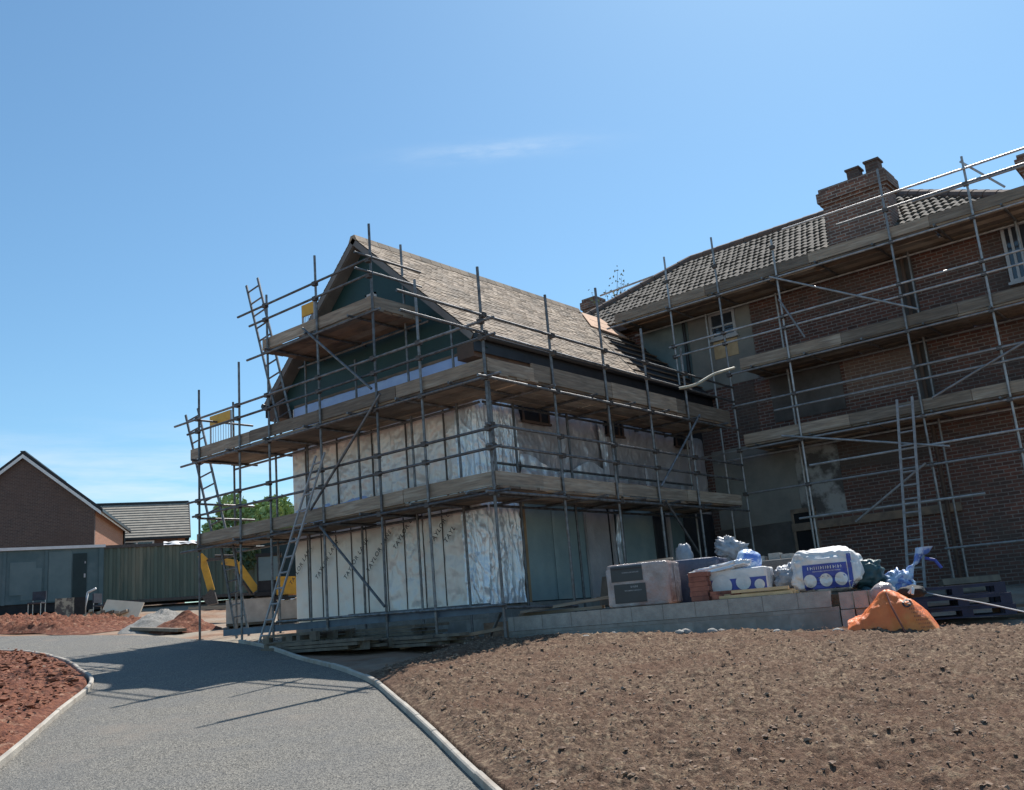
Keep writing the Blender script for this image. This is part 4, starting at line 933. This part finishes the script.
X('body', 'greencontainer', MB().mm((0,.06,.0),(6.1,2.4,2.25))); X('top_rail', 'coupler', MB().mm((-.05,-.04,2.2),(6.1,.08,2.32)).mm((-.05,-.04,0),(6.1,.06,.12)))
X('corner_post', 'container', MB().mm((-.1,-.05,0),(.06,.06,2.3)))
m = MB(); m.grid(60, 6, lambda u, v: (2.3+3.8*u, -.12+.9*v+.03*math.sin(u*40), 2.34+.09*abs(MN.noise(Vector((u*12, v*4, 2))))-(.12 if v == 0 else 0))); o = m.build('cover_sheet', 'whitebag', cont, smooth=True, local=True)
hd = thing('dark_hoarding', 'dark green hoarding panel behind the excavator', 'hoarding', (-26.0,13.2,3.4), rad(50))
MB().mm((0,0,0),(7.0,.08,2.5)).build('panel', 'darkgreen', hd, local=True)
for k in range(4): MB().mm((.1+2.2*k,-.06,0),(.18+2.2*k,-.002,2.55)).build('post', 'darkgreen', hd, local=True)

def chair(x, y, rz, label):
    t = thing('metal_chair', label, 'chair', (x,y,gz(x,y)+.02), rz, 'chairs by the cabin')
    for a in (-.22,.22):
        for e in (-.2,.22): MB().tube((a,e,0),(a,e,.45 if e < 0 else .88),.016,n=6).build('leg', 'chairsteel', t, local=True)
    MB().mm((-.24,-.24,.45),(.24,.22,.5)).build('seat', 'seat', t, local=True); MB().mm((-.24,.2,.58),(.24,.25,.9)).build('backrest', 'seat', t, local=True)
chair(-26.8,5.0,rad(45),'dark seated metal chair standing alone before the cabin, at the left edge')
chair(-23.05,5.6,rad(120),'dark seated metal chair among the clutter right of the grimy cabinet')
gc = thing('metal_cabinet', 'grimy cream and black metal cabinet dumped in front of the cabin', 'cabinet', (-24.0,4.9,gz(-24,4.9)), rad(60))
MB().mm((-.45,-.3,.05),(.15,.3,.72)).build('body', 'grimy', gc, local=True); MB().mm((.152,-.3,.05),(.5,.3,.72)).build('dark_door', 'black', gc, local=True)
o = MB().bar((-22.7,5.45,3.15),(-21.25,6.0,2.93),.6,.05,up=(.2,-.9,.4)).build('pale_board', 'cardboard'); tag(o, 'wide pale board lying tilted on the rubble by the cabin', 'board')
for k, (x, y, r) in enumerate(((-23.3,5.2,.5),(-22.6,5.3,.4),(-22.0,5.5,.35))):
    z = gz(x,y)+.1; o = MB().bar((x-r,y-.2,z),(x+r,y+.25,z+.12+.06*k),.18,.09).bar((x-r*.5,y+.2,z+.05),(x+r*.8,y-.1,z+.2),.14,.08).build('timber_offcut', ('grimy','boarddark','board')[k]); tag(o, ('grimy timber offcuts against the metal cabinet','dark timber offcuts in the middle of the clutter','brown timber offcuts under the pale board')[k], 'timber')
o = MB().path([(-23.7,5.2,gz(-23.7,5.2)),(-23.55,5.3,3.75),(-23.2,5.4,3.85)], .04).build('hose_length', 'whitepaint', smooth=True); tag(o, 'pale bent pipe standing up beside the metal cabinet', 'pipe')
o = MB().blob((0,0,0),(.45,.35,.1),.1,2,2).build('white_basin', 'whitepaint', smooth=True, local=True); place(o, (-20.9,6.2,gz(-20.9,6.2)+.1)); tag(o, 'upturned white basin on the ground before the green container', 'basin')
def heap(x, y, r, h, mat, name, label, seed):
    m = MB()
    def fn(u, v):
        a = u*2*math.pi; q = v; rr_ = r*q*(1+.2*math.sin(a*2+seed)); px, py = x+rr_*math.cos(a), y+rr_*math.sin(a)
        return (px, py, gz(px,py)-.05+h*(1-q)**.9+.14*(1-q*.6)*MN.fractal(Vector((px*2.2,py*2.2,seed)),1,2,4))
    m.grid(60, 24, fn); o = m.build(name, mat, smooth=True); tag(o, label, 'heap')
heap(-13.2,2.1,1.2,.5,'gravel','gravel_heap','grey gravel heap with timbers behind the road bend',3)
heap(-11.6,1.75,.9,.42,'redsoil','soil_heap','red soil heap left of the block packs',8)
o = MB().bar((-13.6,3.4,2.62),(-11.6,4.2,2.5),.2,.06).bar((-13.4,3.0,2.6),(-12.2,4.0,2.5),.18,.06).build('plank', 'board'); tag(o, 'planks lying on the ground behind the gravel heap', 'plank')
o = MB().bar((-12.9,1.2,gz(-12.9,1.2)+.06),(-10.6,1.1,gz(-10.6,1.1)+.05),.22,.07).build('plank', 'pallet'); tag(o, 'long plank lying at the road edge before the red heap', 'plank')

# ------------------------------------------------------------------ houses and trees beyond
def farhouse(label, loc, rz, w, dep, hw, hr, wallm, sidem, roofm, gable_front=True):
    t = thing('brick_house', label, 'house', loc, rz); X = lambda n, mt, mb_, par=t: mb_.build(n, mt, par, local=True)
    a = w/2
    if gable_front:
        m = MB(); m.prism([(-a,0,0),(a,0,0),(a,0,hw),(0,0,hr-.1),(-a,0,hw)], (0,.3,0)); X('gable_wall', wallm, m)
        X('side_wall', sidem, MB().mm((a-.3,.302,0),(a-.002,dep,hw))); X('side_wall', sidem, MB().mm((-a+.002,.302,0),(-a+.3,dep,hw)))
        for s in (1,-1):
            m = MB(); o = .38; sl = (hr-hw)/a
            m.prism([(s*(a+o),-.2,hw-o*sl+.06),(0,-.2,hr+.06),(0,-.2,hr+.24),(s*(a+o),-.2,hw-o*sl+.24)], (0,dep+.4,0)); X('roof', 'felt', m)
            m = MB(); m.prism([(s*(a+o-.03),-.24,hw-o*sl-.12),(0,-.24,hr-.14),(0,-.24,hr+.055),(s*(a+o-.03),-.24,hw-o*sl+.055)], (0,.03,0)); X('bargeboard', 'whitepaint', m)
            X('fascia', 'whitepaint', MB().mm((s*(a+.28),-.15,hw-.36),(s*(a+.31),dep,hw-.12)))
            X('gutter', 'fascia', MB().mm((s*(a+.32),-.2,hw-.28),(s*(a+.43),dep,hw-.12)))
        X('ridge', 'fascia', MB().mm((-.12,-.25,hr+.17),(.12,dep,hr+.235)))
        X('downpipe', 'fascia', MB().tube((a+.06,dep-.3,0),(a+.06,dep-.3,hw),.06))
    return t
farhouse('brick house with a white bargeboard gable coloured as in shade, beyond the site cabin', (-41.8,10.7,3.4), math.atan2(.806,.592), 7.1, 10.2, 5.85, 8.75, 'farbrickshade', 'farbricksun', 'felt')
h2 = thing('brick_house', 'far house with a long pale grey tiled roof behind the green container', 'house', (-49.3,25.1,3.4), math.atan2(.87,.5))
X = lambda n, mt, mb_, par=h2: mb_.build(n, mt, par, local=True)
X('wall', 'farbrickshade', MB().mm((-14,.3,0),(-.35,6,5.55)))
X('wall', 'farbricksun', MB().mm((-.8,.25,0),(-.34,.3,5.5)))
m = MB(); nr = 14
for r in range(nr):
    a, c = r/nr, (r+1)/nr; m.add([(-14,3.2*a,5.62+2.75*a+.06),(0,3.2*a,5.62+2.75*a+.06),(0,3.2*c+.05,5.62+2.75*c+.03),(-14,3.2*c+.05,5.62+2.75*c+.03),(-14,3.2*a,5.62+2.75*a),(0,3.2*a,5.62+2.75*a)], [(0,1,2,3),(4,5,1,0)])
X('roof', 'fartile', m); m = MB(); m.add([(-14,3.2,8.42),(0,3.2,8.42),(0,6.4,5.6),(-14,6.4,5.6),(0,0,5.6)], [(0,1,2,3),(1,4,2)]); X('roof', 'felt', m)
X('ridge', 'fascia', MB().mm((-14,3.1,8.36),(0,3.35,8.5))); X('gutter', 'fascia', MB().mm((-14,-.1,5.5),(.02,0,5.64))); X('verge', 'brownsoffit', MB().prism([(.0,0,5.5),(.0,3.2,8.3),(.0,3.2,8.45),(.0,0,5.65)], (.06,0,0)))
w = X('window', 'glass', MB().mm((-4.4,.2,4.7),(-2.4,.28,5.4))); MB().mm((-4.5,.17,4.6),(-4.38,.3,5.45)).mm((-3.46,.17,4.7),(-3.34,.3,5.4)).mm((-2.42,.17,4.6),(-2.3,.3,5.45)).mm((-4.38,.17,5.36),(-2.42,.3,5.45)).build('window_frame', 'whitepaint', w, local=True)

def tree(label, x, y, z, h, crown, seed, mat, n, leaf, name='broadleaf_tree'):
    r = random.Random(seed); t = thing(name, label, 'tree', (x,y,z)); tk = MB(); cr = MB(); tips = []
    top = Vector((x+.2,y,z+h*.45)); tk.tube((x,y,z),top,h*.03,h*.02)
    lobes = []
    for k in range(16):
        a = r.uniform(0,6.28); e = r.uniform(-.3,1.1); q = r.uniform(.45,1)
        c = Vector((x,y,z+h-crown[1]))+Vector((crown[0]*math.cos(a)*math.cos(e)*q, crown[0]*math.sin(a)*math.cos(e)*q, crown[1]*math.sin(e)*q*.9))
        lobes.append((c, r.uniform(.22,.4)*crown[0])); tk.tube(Vector((x,y,z)).lerp(top, r.uniform(.6,1)), c, h*.009, h*.003, 6)
    for k in range(n):
        c, rr_ = r.choice(lobes); d = Vector((r.gauss(0,1), r.gauss(0,1), r.gauss(0,.85))).normalized()*rr_*r.random()**.4
        p = c+d; s = leaf*r.uniform(.6,1.4); n1 = Vector((r.uniform(-1,1), r.uniform(-1,1), r.uniform(-1,1))).normalized(); n2 = n1.orthogonal().normalized()
        cr.add([p-n1*s, p+n2*s*.5, p+n1*s, p-n2*s*.5], [(0,1,2,3)])
    tk.build('trunk', 'bark', t); cr.build('crown', mat, t)
tree('light green tree rising behind the dark hoarding, seen through the scaffold', -28.6,15.6,3.4,4.75,(1.9,1.4),3,'leaf',8000,.13)
tree('lower light green tree beside the first one, nearer the white wall', -28.0,16.8,3.4,3.0,(1.7,1.0),5,'leaf',6000,.12)
tree('low dark shrub between green container and excavator', -25.3,12.4,3.3,2.5,(1.0,.9),9,'leafdark',3500,.09,'leafy_shrub')

# ------------------------------------------------------------------ sky, sun, camera
w = bpy.data.worlds.new('World'); S.world = w; w.use_nodes = True; nt = w.node_tree; bg = nt.nodes['Background']
SAZ, SEL = rad(-12.5), rad(55)
sky = nt.nodes.new('ShaderNodeTexSky'); sky.sky_type = 'NISHITA'; sky.sun_disc = False
sky.sun_elevation = SEL; sky.sun_rotation = SAZ; sky.altitude = 50; sky.air_density = 1.0; sky.dust_density = .5; sky.ozone_density = 1.0
tc = nt.nodes.new('ShaderNodeTexCoord').outputs['Generated']
def dotn(v):
    n = N(nt, 'ShaderNodeVectorMath', operation='DOT_PRODUCT'); nt.links.new(tc, n.inputs[0]); n.inputs[1].default_value = v; return n.outputs['Value']
def mth(op, a, b=None, c=None):
    n = N(nt, 'ShaderNodeMath', operation=op)
    for i, q in enumerate((a, b, c)):
        if q is None: continue
        if hasattr(q, 'is_output'): nt.links.new(q, n.inputs[i])
        else: n.inputs[i].default_value = q
    return n.outputs[0]
def cloud(cdir, along, wa, wb, stretch, seed, lo, hi):
    c = Vector(cdir).normalized(); a = (Vector(along)-c*Vector(along).dot(c)).normalized(); bb_ = c.cross(a)
    u, v = dotn(a), dotn(bb_); f = dotn(c)
    r = mth('ADD', mth('POWER', mth('ABSOLUTE', mth('DIVIDE', u, wa)), 2), mth('POWER', mth('ABSOLUTE', mth('DIVIDE', v, wb)), 2))
    fall = mth('MULTIPLY', mth('POWER', 2.718, mth('MULTIPLY', r, -1)), mth('GREATER_THAN', f, 0))
    cv = nt.nodes.new('ShaderNodeCombineXYZ'); nt.links.new(mth('MULTIPLY', u, stretch[0]), cv.inputs[0]); nt.links.new(mth('MULTIPLY', v, stretch[1]), cv.inputs[1]); cv.inputs[2].default_value = seed
    ns = noise(nt, cv.outputs[0], 1.0, 8, .62)
    return mth('MULTIPLY', fall, ramp(nt, ns, lo, hi))
c1 = cloud((-.555,.69,.468), (.76,.64,.02), .085, .0085, (10,45), 3, .38, .7)
c2 = cloud((-.85,.5,.155), (.5,.86,-.02), .3, .045, (4,30), 7, .4, .75)
msk = mth('MINIMUM', mth('ADD', mth('MULTIPLY', c1, .4), mth('MULTIPLY', c2, .85)), 1.0)
nt.links.new(mix(nt, msk, mix(nt, 1.0, sky.outputs[0], (.75,1.03,1.10), 'MULTIPLY'), (6.5, 7.2, 7.8)), bg.inputs['Color'])
bg.inputs['Strength'].default_value = .098
sl = bpy.data.lights.new('sun', 'SUN'); sl.energy = 4.7; sl.angle = rad(.53); sl.color = (1, .95, .88)
so = bpy.data.objects.new('sun', sl); COL.objects.link(so)
sd = Vector((math.sin(SAZ)*math.cos(SEL), math.cos(SAZ)*math.cos(SEL), math.sin(SEL)))
so.rotation_euler = sd.to_track_quat('Z', 'Y').to_euler(); so.location = (0, 0, 30)

cd = bpy.data.cameras.new('camera'); co_ = bpy.data.objects.new('camera', cd); COL.objects.link(co_); S.camera = co_
R_ = Vector((.7611004, .6436669, -.0801192)); U_ = Vector((.2089465, -.1263625, .9697288)); F_ = Vector((-.6140583, .7548015, .2306665))
co_.matrix_world = Matrix(((R_.x,U_.x,-F_.x,CAM.x),(R_.y,U_.y,-F_.y,CAM.y),(R_.z,U_.z,-F_.z,CAM.z),(0,0,0,1)))
cd.sensor_fit = 'HORIZONTAL'; cd.sensor_width = 36; cd.lens = 36*949.57/1024; cd.clip_end = 2000; cd.clip_start = .05
vs_ = S.view_settings; vs_.view_transform = 'Standard'; vs_.look = 'None'; vs_.gamma = 1; vs_.exposure = .48; vs_.use_curve_mapping = False
